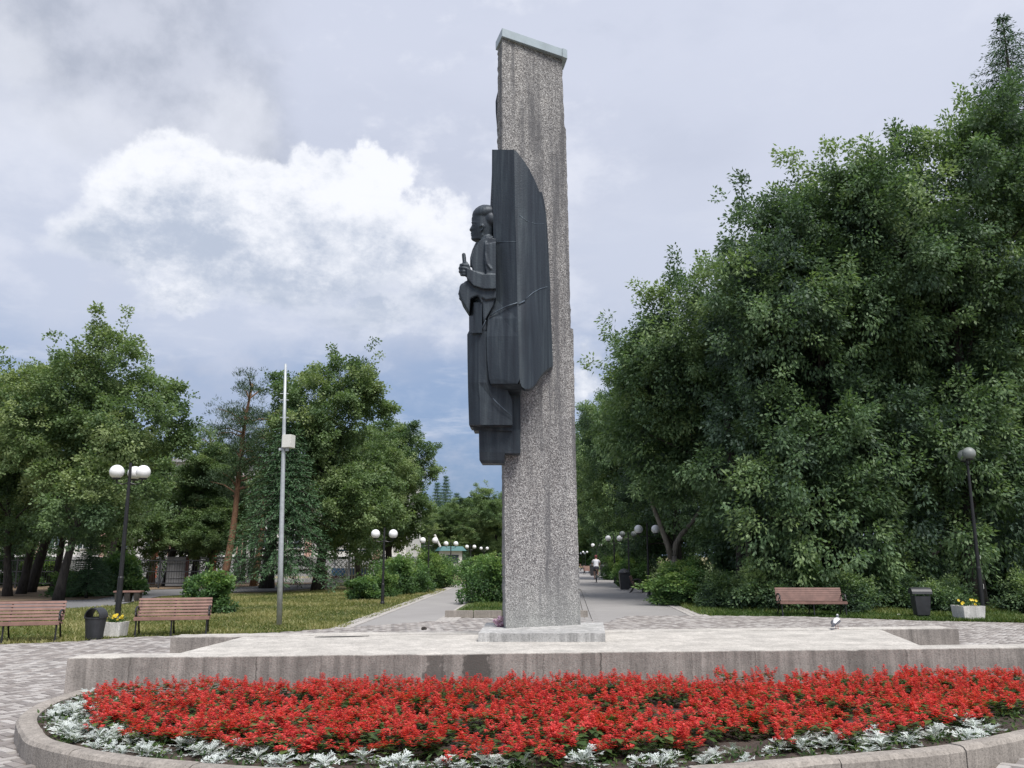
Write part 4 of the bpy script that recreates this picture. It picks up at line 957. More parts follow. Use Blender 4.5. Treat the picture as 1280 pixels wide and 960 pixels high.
for a_ in ((26, 742, 36, 5.5, .19, 'leaning dark trunk nearest the left edge of the view'), (36, 740, 54, 6.5, .24, 'thicker leaning trunk, second from the left edge'), (66, 740, 73, 5, .17, 'trunk just left of the large linden trunk'),
           (126, 741, 140, 4.5, .16, 'leaning trunk behind the globe lamp'), (184, 730, 192, 5.5, .17, 'slim curved trunk left of the grey kiosk'), (207, 732, 216, 5.5, .2, 'trunk close against the left side of the grey kiosk'), (240, 731, 246, 5.5, .2, 'dark trunk against the red side of the kiosk'),
           (296, 726, 297, 5.5, .16, 'dark trunk just right of the pine'), (303, 727, 303, 5, .15, 'second dark trunk right of the pine'), (312.5, 725, 314, 5, .2, 'paler brown trunk in front of the concrete fence'), (319, 729, 320, 5, .13, 'thin brown trunk in front of the concrete fence'), (333, 735, 336, 6, .34, 'thick dark trunk left of the steel mast')):
    bare(*a_)

# bushes
def make_bush(name, label, loc, r, h, mat, n=46, ncl=16, ll=.09, lw=.032, group=None, rz=0):
    env = [(0, 0, h*.5, r*.85, r*.8, h*.42), (0, 0, h*.22, r, r*.9, h*.24), (0, 0, h*.12, r*.9, r*.8, h*.12)]
    root = empty(name, label, 'bush', loc, rz, group)
    C, D, T, S, R_ = crown_centres(env, n, r*.26, ncl, .2, .14)
    ok = C[:, 2] > .04; C, D, T = C[ok], D[ok], T[ok]
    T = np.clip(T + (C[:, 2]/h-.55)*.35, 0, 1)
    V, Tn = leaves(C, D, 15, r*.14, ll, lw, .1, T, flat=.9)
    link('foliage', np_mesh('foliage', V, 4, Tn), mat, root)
    b = MB()
    for s in S[::2]: b.tube([(s[0]*.1, s[1]*.1, -.05), (s[0]*.5, s[1]*.5, s[2]*.55), tuple(s)], [.02, .014, .005], 4)
    b.build('stems', M_BARK, root); return root
hg = 'bushes along the paths'
b1 = make_bush('bush', 'round green bush behind the right end of the second bench', G(264, 26.0), .82, 1.32, M_LF_BUSH)
b2 = make_bush('bush', 'bright green bush between the pillar and the left path', G(612, 31), 1.12, 1.95, M_LF_BUSH)
for px, Y, s, z, rz, lb in ((455, 34, 1.0, .72, 2, 'small light green bush left of the first path lamp'), (488, 38.5, 1.1, 1.0, 1, 'bush directly behind the first path lamp'), (512, 40, 1.05, .95, 3, 'bush between the first and second path lamps'),
        (545, 47, 1.2, 1.15, 4, 'tall bush behind the second path lamp'), (552, 56, 1.05, .9, 5, 'bush at the foot of the third path lamp'), (596, 64, 1.6, 1.05, .5, 'bush beyond the path, left of the fourth lamp'), (480, 36, .8, .85, 5.5, 'low bush at the foot of the first path lamp')):
    place_copy(b2 if s > 1 else b1, G(px, Y), rz, (s*.95, s*.95, z), lb)
place_copy(b1, G(152, 38), 2.3, (1.5, 1.5, 1.5), 'bush behind the small wooden table')
place_copy(b1, G(100, 37), 4.3, (1.3, 1.3, .9), 'dark bush between the trunks on the left')
place_copy(b2, G(850, 31.8), 1.1, (1.3, 1.0, .95), 'spreading bright bush on the verge left of the grove')
place_copy(b2, G(862, 30.0), 3.1, (1.3, 1.0, .82), 'bright bush on the verge beside the first right tree')
place_copy(b2, G(790, 47), 2.1, (1.1, 1.1, .95), 'bush behind the dark bin by the right path')
place_copy(b2, G(772, 62), 5.1, (1.2, 1.2, 1.0), 'far bush on the right side of the right path')
M_LF_DARK = M_LF_ELDER
b3 = make_bush('bush', 'dark undergrowth behind the right bench', G(965, 27.4), 1.4, 1.5, M_LF_DARK, 70, 18, .105, .03)
for px, Y, s, z, rz, lb in ((912, 28.8, .85, .75, 1, 'dark undergrowth left of the right bench'), (1052, 27.0, .9, .8, 2, 'dark undergrowth right of the bench'), (1098, 27.8, 1.05, 1.15, 3, 'dark undergrowth left of the roofed bin'), (1170, 26.6, .8, .7, 4, 'dark undergrowth behind the roofed bin'),
        (1300, 26.3, .9, .8, 0, 'dark undergrowth at the right edge of the view'), (1010, 29.5, 1.2, 1.5, .7, 'tall dark undergrowth above the right bench'), (1130, 29.8, 1.2, 1.4, 1.7, 'tall dark undergrowth above the roofed bin'), (1240, 33, 1.3, 1.3, 3.3, 'undergrowth beyond the sunny gap on the right'), (935, 32, 1.3, 1.6, 4.4, 'tall undergrowth behind the first right tree')):
    place_copy(b3, G(px, Y), rz, (s, s, z), lb)
place_copy(b1, G(1010, 26.9), 1.0, (.8, .6, 1.45), 'light green shoots rising behind the right bench')
for px, Y, sx, z, lb in ((722, 150, 5.5, 2.4, 'distant hedge closing the right path, nearest the pillar'), (742, 158, 5.0, 2.8, 'distant hedge straight above the cyclist'), (765, 150, 5.0, 2.6, 'distant hedge right of the cyclist'),
        (600, 150, 5.0, 2.2, 'distant hedge closing the left path'), (630, 155, 5.0, 2.4, 'distant hedge beside the left edge of the pillar'), (570, 145, 5.0, 2.2, 'distant hedge left of the fourth left lamp')):
    place_copy(b1, G(px, Y), px*.7, (sx, 3.0, z), lb)
# forked pale trunk on the verge
fk = empty('forked_tree', 'pale forked trunk rising from the bright bush on the right', 'tree', G(846, 33.5)); fm = MB()
def lp_(px, py): v = onY(px, py, 33.5); b_ = G(846, 33.5); return (v.x-b_[0], 0, v.z)
fm.tube([lp_(846, 750), lp_(844, 712), lp_(842, 695)], [.2, .17, .15], 8); fm.build('trunk', M_BARKL, fk, smooth=True)
fm = MB(); fm.tube([lp_(839, 698), lp_(834, 680), lp_(826, 658), lp_(816, 632), lp_(812, 600)], [.13, .11, .1, .08, .05], 7)
fm.tube([lp_(843, 697), lp_(845, 680), lp_(852, 668), lp_(866, 652), lp_(880, 630)], [.13, .11, .1, .08, .05], 7); fm.build('branches', M_BARKL, fk, smooth=True)
for px, py, tx in ((934, 745, 938), (925, 742, 921)):
    r_ = empty('tree_trunk', 'dim bare trunk inside the right grove, %s of two' % ('right' if px > 930 else 'left'), 'tree', G(px, 30.2))
    MB().tube([(0, 0, -.1), (.05, 0, 2), ((tx-px)*.03, 0, 5), ((tx-px)*.05, .3, 8)], [.2, .16, .14, .08], 9).build('trunk', M_BARKL if px > 930 else M_BARK, r_, smooth=True)

# ------------------------------------------------------------------ flower bed
def bed_soil():
    xs = np.arange(-5.1, 7.6, .07); ys = np.arange(6.3, 11.7, .07); mb = MB(); ids = {}
    inner = [(p.x, p.y) for p in [q + inward(i)*(KW-.01) for i, q in enumerate(kpts)]] + [(WALL_B.x-1.9, 11.45), (WALL_A.x+.12, WALL_A.y+.04)]
    X, Y = np.meshgrid(xs, ys); ok = in_poly(X, Y, inner)
    for i in range(len(ys)-1):
        for j in range(len(xs)-1):
            if ok[i:i+2, j:j+2].any():
                f = []
                for (a, b) in ((i, j), (i, j+1), (i+1, j+1), (i+1, j)):
                    if (a, b) not in ids:
                        p = Vector((xs[b], ys[a], 0)); z = .115 + .03*noise.noise(p*2.5) + .035*noise.noise(p*11)
                        if not ok[a, b]: z = .08
                        # boundary points are drawn back onto the kerb's inner face
                        ids[(a, b)] = len(mb.v); mb.v.append((p.x, p.y, z))
                    f.append(ids[(a, b)])
                mb.f.append(tuple(f))
    o = mb.build('bed_soil', M_SOIL); struct(o)
bed_soil()
def blade_mesh(parts):  # list of quads arrays + tint
    V = np.concatenate([p[0] for p in parts]); T = np.concatenate([p[1] for p in parts]); return V, T
def salvia_variant(k):
    r = np.random.default_rng(100+k)
    # foliage: pointed leaves on short stems
    n = 46; a = r.uniform(0, 2*pi, n); el = r.uniform(-.1, .9, n); R0 = r.uniform(.01, .075, n); z = r.uniform(.03, .19, n)
    P = np.stack([np.cos(a)*R0, np.sin(a)*R0, z], 1); d = np.stack([np.cos(a)*np.cos(el), np.sin(a)*np.cos(el), np.sin(el)*.6], 1)
    s = np.stack([-np.sin(a), np.cos(a), np.zeros(n)], 1); L = r.uniform(.06, .10, (n, 1)); W = L*.34
    dr = np.array([0, 0, -.02])
    V = np.stack([P, P+d*L*.45+s*W, P+d*L+dr, P+d*L*.45-s*W], 1).reshape(-1, 3)
    fol = np_mesh('foliage', V, 4, r.uniform(.15, .75, n)); fol.materials.append(M_SALV)
    Q = []; T = []
    ns = r.integers(8, 12)
    for i in range(ns):
        a0 = r.uniform(0, 2*pi); rr = .125*sqrt(r.uniform(.05, 1)) if i else .01; h0 = r.uniform(.12, .19) if i else .18; hh = r.uniform(.05, .095) if i else .115
        bx, by = cos(a0)*rr, sin(a0)*rr; lx, ly = bx*.35+r.normal(0, .012), by*.35+r.normal(0, .012)
        nw = int(hh/.016)
        for j in range(nw):
            t = j/nw; cx, cy, z = bx+lx*t, by+ly*t, h0+hh*t; w = .040*(1-.62*t)
            for m in range(5):
                an = 2*pi*m/5 + j*.8 + r.uniform(-.3, .3); dx, dy = cos(an), sin(an); up = r.uniform(.1, .9); L = w*r.uniform(.8, 1.35)
                p0 = np.array([cx, cy, z]); tip = p0+np.array([dx*L, dy*L, up*L*.8]); sd_ = np.array([-dy, dx, 0])*.0075
                md = (p0+tip)/2 + np.array([0, 0, .003]); Q.append([p0, md+sd_, tip+np.array([0, 0, -.004]), md-sd_]); T.append(r.uniform(.1, .8) if t < .9 else r.uniform(0, .35))
    V = np.array(Q).reshape(-1, 3); fl = np_mesh('flower_spikes', V, 4, np.array(T)); fl.materials.append(M_RED)
    return fol, fl
SV = [salvia_variant(k) for k in range(7)]
def bed_positions():
    pts = []; inner = [(p.x, p.y) for p in [q + inward(i)*(KW+.40) for i, q in enumerate(kpts)]] + [(WALL_B.x-2.0, 11.2), (WALL_A.x+.6, WALL_A.y+.1)]
    dy = .225; row = 0; y = 6.6
    while y < 11.3:
        x = -5 + (row % 2)*.11
        while x < 7.4:
            wall_y = WALL_A.y + (x-WALL_A.x)*wd.y/wd.x
            xx, yy = x+random.gauss(0, .028), y+random.gauss(0, .028)
            if yy < wall_y-.30 and in_poly(np.array([xx]), np.array([yy]), inner)[0] and noise.noise(Vector((xx*1.7, yy*1.7, 9))) > -.36: pts.append((xx, yy))
            x += .235
        y += dy; row += 1
    return pts
sp_ = [p for p in bed_positions()]
vis = [p for p in sp_ if -20 < proj((p[0], p[1], .25))[0] < 1300]
vis.sort(key=lambda p: p[1]); print('salvia', len(vis))
SG = 'red salvia in the curved bed'
lab_s = 'red salvia plant in bloom among its like in the kerbed bed before the concrete wall'
for (x, y) in vis[:300]:
    fol, fl = random.choice(SV); s = random.uniform(.80, 1.2); rz = random.uniform(0, 6.28)
    o = empty('salvia_plant', lab_s, 'flower', (x, y, .09), rz, SG); o.scale = (s, s, s*random.uniform(.66, 1.02)); o.rotation_euler = (random.gauss(0, .09), random.gauss(0, .09), rz)
    link('foliage', fol, None, o); q = stuff(link('flower_spikes', fl, None, o))
def merged(name, metas, pts, zb, smin, smax):
    """many plants joined, for those beyond the individual ones"""
    Vs = []; Ts = []; per = {}
    for key, idx in (('f', 0), ('r', 1)):
        V = []; T = []
        for (x, y, vi, s, rz) in pts:
            me = metas[vi][idx]; n = len(me.vertices); co = np.empty(n*3, np.float32); me.vertices.foreach_get('co', co); co = co.reshape(-1, 3)
            t = np.empty(len(me.polygons), np.float32); me.attributes['tint'].data.foreach_get('value', t)
            c, s_ = cos(rz), sin(rz); V.append(np.stack([(co[:, 0]*c-co[:, 1]*s_)*s+x, (co[:, 0]*s_+co[:, 1]*c)*s+y, co[:, 2]*s+zb], 1)); T.append(t)
        per[key] = (np.concatenate(V), np.concatenate(T))
    V = np.concatenate([per['f'][0], per['r'][0]]); T = np.concatenate([per['f'][1], per['r'][1]])
    me = np_mesh(name, V, 4, T); me.materials.append(M_SALV); me.materials.append(M_RED)
    me.polygons.foreach_set('material_index', np.concatenate([np.zeros(len(per['f'][1]), np.int32), np.ones(len(per['r'][1]), np.int32)]))
    return stuff(link(name, me, None))
rest = [(x, y, random.randrange(7), random.uniform(.78, .98), random.uniform(0, 6.28)) for x, y in vis[300:]]
if rest: tag(merged('salvia_rows', SV, rest, .10, 1, 1), 'mass of red salvia in the rows nearest the concrete wall', 'flowers')
back = [(random.uniform(1.9, 4.1), random.uniform(15.0, 15.5), random.randrange(7), random.uniform(1.15, 1.32), random.uniform(0, 6.28)) for _ in range(46)]
tag(merged('rear_salvia_row', SV, back, .02, 1, 1), 'red salvia tips just showing over the rear edge of the platform', 'flowers')

def miller_variant(k):
    r = np.random.default_rng(300+k); Q = []; T = []
    for i in range(15):
        a = 2*pi*i/15*2.4 + r.uniform(-.3, .3); ring = i/15; el = .35+ring*.75; L = r.uniform(.08, .13)*(1.1-.3*ring)
        h = np.array([cos(a), sin(a), 0]); s = np.array([-sin(a), cos(a), 0]); tnt = r.uniform(.35, 1)
        def pt(t): return h*(L*t*cos(el)*(1+.1*t)) + np.array([0, 0, .02+.05*ring + L*t*sin(el) - .03*t*t])
        prev = pt(0)
        for j in range(4):
            t0, t1 = j/4, (j+1)/4; p0, p1 = pt(t0), pt(t1)
            Q.append([p0-s*.004, p0+s*.004, p1+s*.005, p1-s*.005]); T.append(tnt)
            for sg in (-1, 1):
                w = .026*(.5+t1*1.0); tip = p1 + s*sg*w + (p1-p0)*.8 + np.array([0, 0, r.uniform(-.006, .008)])
                side = (p1-p0)*.42; Q.append([p1-side, (p1+tip)/2-side*.75, tip, (p1+tip)/2+side*.75]); T.append(tnt*r.uniform(.8, 1))
        p1 = pt(1); e = (p1-pt(.75)); Q.append([p1-e*.2, p1+s*.012+e*.3, p1+e*.9, p1-s*.012+e*.3]); T.append(tnt)
    V = np.array(Q).reshape(-1, 3); me = np_mesh('silver_leaves', V, 4, np.clip(np.array(T), 0, 1)); me.materials.append(M_SILVER)
    n = 12; a = r.uniform(0, 6.28, n); P = np.stack([np.cos(a)*.03, np.sin(a)*.03, r.uniform(.0, .05, n)], 1); d = np.stack([np.cos(a), np.sin(a), r.uniform(.1, .6, n)], 1); s = np.stack([-np.sin(a), np.cos(a), 0*a], 1)
    V = np.stack([P, P+d*.03+s*.01, P+d*.06, P+d*.03-s*.01], 1).reshape(-1, 3); m2 = np_mesh('inner_leaves', V, 4, r.uniform(.2, .7, n)); m2.materials.append(M_SALV)
    return me, m2
MV = [miller_variant(k) for k in range(5)]
cnt = 0; d_ = 0.0; last = 0
for i in range(2, len(kpts)-2):
    p = kpts[i]; x_px = proj((p.x, p.y, .2))[0]
    left, right_ = x_px < 330, x_px > 1060
    for (o_, prob) in ((KW+.16, .42), (KW+.33, .50), (KW+.48, .42 if (left or right_) else 0), (KW+.62, .10 if left else 0)):
        if not (left or right_) : prob = {KW+.16: .26, KW+.33: .62}.get(o_, 0)
        if random.random() < prob:
            q = p + inward(i)*(o_+random.uniform(-.05, .05)) + Vector((random.uniform(-.04, .04), 0, 0)); m, m2 = random.choice(MV); s = random.uniform(.6, 1.05)
            if proj(q)[1] > 985 or x_px > 1300 or q.y > WALL_A.y + (q.x-WALL_A.x)*wd.y/wd.x - .12: continue
            o = empty('dusty_miller_plant', 'silvery lobed foliage plant in the pale border just inside the kerb', 'plant', (q.x, q.y, .11), random.uniform(0, 6.28), 'silver border plants')
            o.scale = (s, s, s*random.uniform(.75, 1.25)); o.rotation_euler.x = random.gauss(0, .18); link('silver_leaves', m, None, o); link('inner_leaves', m2, None, o); cnt += 1
print('miller', cnt)
for (px, py, s, lb) in ((1045, 952, 1.0, 'green weed growing against the outside of the kerb, left of the other weed'), (1135, 951, .8, 'small weed sprig between two others at the kerb foot'), (1212, 944, 1.1, 'broad leaved weed tuft at the kerb foot near the right corner'), (1165, 948, .9, 'upright green weed with round leaves beside a kerb joint')):
    g = at(px, py); C = np.array([(random.gauss(0, .05)*s, random.gauss(0, .03)*s, random.uniform(.01, .10)*s) for _ in range(14)])
    V, T = leaves(C, unit(rng.normal(0, 1, C.shape)+np.array([0, 0, .8])), 5, .03, .06, .012, 0, rng.uniform(.3, .9, len(C)))
    tag(link('weed', np_mesh('weed', V, 4, T), M_LF_BUSH, None, (g.x, g.y, 0)), lb, 'weed')
# greenery between the flowers at the kerb: low ground leaves
C = []
for i in range(4, len(kpts)-4):
    for _ in range(4):
        q = kpts[i] + inward(i)*random.uniform(KW+.04, KW+.5); C.append((q.x+random.gauss(0, .03), q.y, .13+random.uniform(0, .03)))
C = np.array(C); V, T = leaves(C, unit(rng.normal(0, 1, C.shape)+np.array([0, 0, .6])), 5, .04, .045, .010, 0, rng.uniform(.1, .9, len(C)))
tag(stuff(link('border_weeds', np_mesh('border_weeds', V, 4, T), M_SALV)), 'scattered low green leaves on the soil along the kerb', 'ground cover')

# ------------------------------------------------------------------ street lamps
def make_lamp(name, label, loc, h, arm, gr, globes=2, rz=0, group=None, fin=.22, gm=None, pr=.045, cat='street lamp'):
    gm = gm or M_GLOBE; root = empty(name, label, cat, loc, rz, group)
    mb = MB().lathe([(pr*1.7, -.05), (pr*1.7, .05), (pr*1.3, .1), (pr*1.25, h*.28), (pr, h*.29), (pr*.85, h*.7), (pr*.62, h+fin)], n=12); mb.build('pole', M_BLACK, root, smooth=False)
    mb = MB(); 
    for k in range(globes):
        a = k*2*pi/globes if globes != 3 else (0, pi, pi*.47)[k]; e = Vector((cos(a)*arm, sin(a)*arm, 0))
        mb.tube([(0, 0, h-gr*1.5), e*.5+Vector((0, 0, h-gr*1.75)), e*.92+Vector((0, 0, h-gr*1.55)), e+Vector((0, 0, h-gr*.95))], [.018, .017, .016, .016], 6)
    mb.build('arms', M_BLACK, root)
    for k in range(globes):
        a = k*2*pi/globes if globes != 3 else (0, pi, pi*.47)[k]; c = (cos(a)*arm, sin(a)*arm, h)
        g_ = MB().sphere((0, 0, 0), gr, 24, 16).build('globe', gm, root, smooth=True); g_.location = c
        cp = MB().lathe([(gr*.55, -gr*1.06), (gr*.58, -gr*.86), (gr*.35, -gr*.82)], n=14).build('globe_collar', M_BLACK, g_)
    return root
ga = at(142, 776); make_lamp('street_lamp', 'tall black lamp with three white globes behind the left planter', (ga.x, ga.y+.2, 0), 3.88, .34, .19, 3, R(8), 'tall globe lamps', .25, pr=.06)
gb = at(1221, 768); lr = make_lamp('street_lamp', 'tall black lamp behind the white planter at the right edge', (gb.x+.32, gb.y+.25, 0), 4.65, .30, .185, 2, R(75), 'tall globe lamps', .2, gm=M_GLOBE_G, pr=.055)
mb = MB(); mb.box((0, -.075, .78), (.11, .01, .13)); mb.box((0, -.07, 1.62), (.07, .01, .1)); mb.build('paper_notice', M_CABINET, lr)
lg = 'globe lamps along the paths'
lampL = make_lamp('street_lamp', 'twin globe lamp on the left path, nearest of its row', at(478, 755), 2.42, .315, .16, 2, 0, lg)
for px, py, lb in ((535, 737, 'twin globe lamp on the left path, second of its row'), (563, 728, 'twin globe lamp on the left path, third of its row'), (588, 719.8, 'twin globe lamp on the left path, fourth of its row, beside the large far bush')):
    g = at(px, py); c = copy_tree(lampL); c.location = g; c['label'] = lb
g = at(605, 715.5); c = copy_tree(lampL); c.location = g; c['label'] = 'far twin globe lamp just left of the pillar'
g = at(619, 712.5); c = copy_tree(lampL); c.location = g; c['label'] = 'farthest globe lamp left of the pillar, above the bush'
g = at(603, 711.5); c = copy_tree(lampL); c.location = g; c.rotation_euler.z = 1.0; c['label'] = 'distant twin globe lamp directly behind the far left one'
for px, Y, h, lb in ((810, 36.5, 2.75, 'twin globe lamp on the right path, in front of the forked trunk'), (768, 54, 2.72, 'twin globe lamp on the right path, second visible of its row'), (746, 82, 2.65, 'twin globe lamp above the cyclist on the right path'), (728.5, 118, 2.0, 'far twin globe lamp right against the pillar'), (731.5, 125, 2.2, 'farthest twin globe lamp beside the pillar')):
    c = copy_tree(lampL); c.location = G(px, Y); c['label'] = lb; c.scale = (h/2.42,)*3
make_lamp('street_lamp', 'dim lamp with dusty grey globes beside the bin on the right path', G(786, 45.5), 2.78, .30, .15, 2, 0, lg, .1, M_GLOBE_G)

# steel mast with cabinet
gm_ = at(349, 781); mast = empty('steel_mast', 'thin galvanised mast on the left lawn carrying a white cabinet', 'mast', gm_)
topx = onY(357, 455, gm_.y); H = topx.z; lx = (topx.x-gm_.x)
MB().tube([(lx*t, 0, H*t) for t in (0, .25, .5, .75, 1)], [.068, .062, .055, .045, .03], 10).build('mast_pole', M_GALV, mast, smooth=True)
cb_ = onY(361, 552, gm_.y); cx_, cz_ = cb_.x-gm_.x, cb_.z
cab = MB().box((cx_+.0, -.02, cz_), (.25, .24, .33), R(-14)).build('equipment_cabinet', M_CABINET, mast, bevel=.01)
mb = MB().box((cx_-.13, 0, cz_-.02), (.05, .2, .30)); mb.box((cx_-.17, -.02, cz_-.2), (.12, .06, .06)); mb.box((cx_-.02, -.03, cz_-.21), (.08, .06, .07)); mb.build('bracket', M_GALV, mast)
mb = MB()
for pz in (500, 522, 492): q = onY(355.5, pz, gm_.y); mb.box((q.x-gm_.x, 0, q.z), (.22, .04, .02))
for k in range(3): mb.box((cx_+.055, -.15, cz_-.06-.03*k), (.07, .008, .008), R(-14))
mb.build('clamp', M_GALV, mast)

# ------------------------------------------------------------------ benches
def make_bench(label, loc, L_, rz, mat, group, nback=6, nseat=4, name='park_bench'):
    root = empty(name, label, 'bench', loc, rz, group); sm = {}; root.scale.z = .88
    def slat(c, d, rx, nm='slat'):
        key = (round(d[0], 3), round(d[1], 3), round(d[2], 3))
        if key not in sm:
            o = MB().box((0, 0, 0), d).build(nm, mat, root, bevel=.006); sm[key] = o.data
        else: o = link(nm, sm[key], None, root)
        o.location = c; o.rotation_euler = (rx, 0, 0)
    tilt = R(-14)
    for k in range(nseat): slat((0, -.24+k*.108, .435-.018*k), (L_, .092, .034), R(-5))
    slat((0, -.295, .405), (L_, .03, .075), 0)
    for k in range(nback):
        t = k/(nback-1); slat((0, .165+.115*t, .47+.36*t), (L_, .028, .058), tilt)
    for x in (-L_/2+.05, 0, L_/2-.05):
        for nm, pts in (('leg', [(x, -.26, .40), (x, -.27, .2), (x, -.30, 0)]), ('leg', [(x, .10, .37), (x, .17, .2), (x, .29, 0)])):
            MB().tube(pts, [.02, .017, .022], 6).build(nm, M_BLACK, root)
        MB().tube([(x, -.30, .385), (x, .12, .365), (x, .20, .48), (x, .30, .84)], .017, 6).build('frame_rail', M_BLACK, root)
    for x in (-L_/2+.02, L_/2-.02):
        a = [(x, .20, .60), (x, .10, .665), (x, -.05, .675), (x, -.17, .65), (x, -.215, .59), (x, -.17, .545), (x, -.13, .56)]
        MB().tube(a, [.018, .022, .024, .023, .021, .018, .014], 7).tube([(x, -.20, .42), (x, -.235, .5), (x, -.20, .60)], .016, 6).tube([(x, -.02, .42), (x, -.06, .52), (x, -.13, .56)], .013, 6).build('armrest', M_BLACK, root)
    return root
bg_ = 'slatted park benches'
def mid(a, b, za=0): p, q = at(*a), at(*b); return (p+q)/2, (q-p)
p, d = mid((172, 797), (262, 793.5)); make_bench('brown slatted bench in front of the round bush, right of the left planter', (p.x-.16, p.y+.3, 0), 1.5, atan2(d.y, d.x)*.55, M_SLAT, bg_)
e = at(80, 802); make_bench('brown slatted bench cut by the left edge of the view', (e.x-1.10, e.y-.10, 0), 1.95, R(17), M_SLAT, bg_, 6)
p, d = mid((977, 770), (1060, 770)); make_bench('reddish slatted bench in front of the dark grove on the right', (p.x, p.y+.25, 0), 1.86, R(-3), M_SLAT2, bg_, 7)
# small far benches on the right path
fb = make_bench('dark bench beside the bin on the right path', G(795, 40.5), 1.3, R(78), M_SLAT, 'benches along the right path')
for px, Y, rz, lb in ((733, 88, 80, 'far brown bench on the right path beside the pillar'), (738, 80, 84, 'far brown bench just left of the cyclist'), (728, 100, 80, 'farthest brown bench right against the pillar')):
    c = copy_tree(fb); c.location = G(px, Y); c.rotation_euler.z = R(rz) if px != 738 else R(10); c['label'] = lb

# ------------------------------------------------------------------ bins
gl = at(114.5, 800); bn = empty('litter_bin', 'dark tapered litter bin with an arched hood beside the left planter', 'litter bin', (gl.x, gl.y+.1, 0), R(-12)); bn.scale = (.84, .84, .93)
r0, r1, hb = .17, .215, .47
def square_ring(r, n=24, e=3.2):
    out = []
    for k in range(n):
        a = 2*pi*k/n; c, s = cos(a), sin(a); m = (abs(c)**e+abs(s)**e)**(-1/e); out.append((c*m*r, s*m*r))
    return out
mb = MB(); V = []
levels = [(r0*.95, 0), (r0, .02), (r0*1.06, .15), (r1*.97, .42), (r1*1.03, .45), (r1*1.03, hb), (r1*.93, hb), (r1*.9, .40)]
n = 24
for r, z in levels: V += [(x, y, z) for x, y in square_ring(r)]
mb.add(V, [(i*n+k, i*n+(k+1) % n, (i+1)*n+(k+1) % n, (i+1)*n+k) for i in range(len(levels)-1) for k in range(n)] + [tuple(range(n))[::-1], tuple(range((len(levels)-1)*n, len(levels)*n))])
mb.build('tub', M_BINM, bn)
mb = MB(); V = []; m = 17
for i in range(m):
    a = pi*i/(m-1); 
    for (rr, y) in ((.222, -.15), (.222, .15), (.200, .15), (.200, -.15)): V.append((cos(a)*rr*1.0, y, hb-.03+ sin(a)*rr*.95 + (.02)))
mb.add(V, [(i*4+k, i*4+(k+1) % 4, (i+1)*4+(k+1) % 4, (i+1)*4+k) for i in range(m-1) for k in range(4)] + [(0, 1, 2, 3)[::-1], tuple(range((m-1)*4, m*4))])
o = mb.build('hood', M_BINM, bn)
gr_ = at(1156, 773); b2_ = empty('litter_bin', 'dark roofed litter bin standing against the grove, left of the right planter', 'litter bin', (gr_.x, gr_.y+.15, 0), R(-6))
MB().box((.0, 0, .33), (.34, .3, .5), 0, 1.25).build('tub', M_BINM, b2_, bevel=.012)
MB().box((.03, .02, .05), (.26, .24, .12)).build('pedestal', M_BINM, b2_)
mb = MB(); V = []
for x in (-.26, .26):
    for k in range(9): a = pi*k/8; V.append((x, -cos(a)*.19, .64+sin(a)*.17))
mb.add(V, [(k, k+1, 9+k+1, 9+k) for k in range(8)] + [tuple(range(9))[::-1], tuple(range(9, 18)), (0, 9, 17, 8)]); mb.build('roof', M_BINM, b2_)
mb = MB(); mb.box((-.2, .12, .61), (.02, .02, .1)); mb.box((.2, .12, .61), (.02, .02, .1)); mb.box((-.2, -.12, .61), (.02, .02, .1)); mb.box((.2, -.12, .61), (.02, .02, .1)); mb.build('roof_posts', M_BINM, b2_)
fbn = empty('litter_bin', 'small dark bin under the dim lamp on the right path', 'litter bin', G(780, 43.5), 0)
MB().box((0, 0, .4), (.42, .4, .74), 0, 1.3).build('tub', M_BINM, fbn, bevel=.02); MB().lathe([(.28, .78), (.3, .85), (.2, .98), (.04, 1.04)], n=14).build('roof', M_BINM, fbn)
for px, Y, lb in ((741, 74, 'far dark bin left of the cyclist'), (754, 71, 'far dark bin right of the cyclist')):
    c = copy_tree(fbn); c.location = G(px, Y); c['label'] = lb
tag(MB().box((0, 0, .2), (.5, .4, .4), .2, .92).build('white_block', M_POT, None, origin=None, bevel=.02), 'small white block at the foot of the hedge beyond the cyclist', 'block'); bpy.data.objects['white_block'].location = G(758, 70)

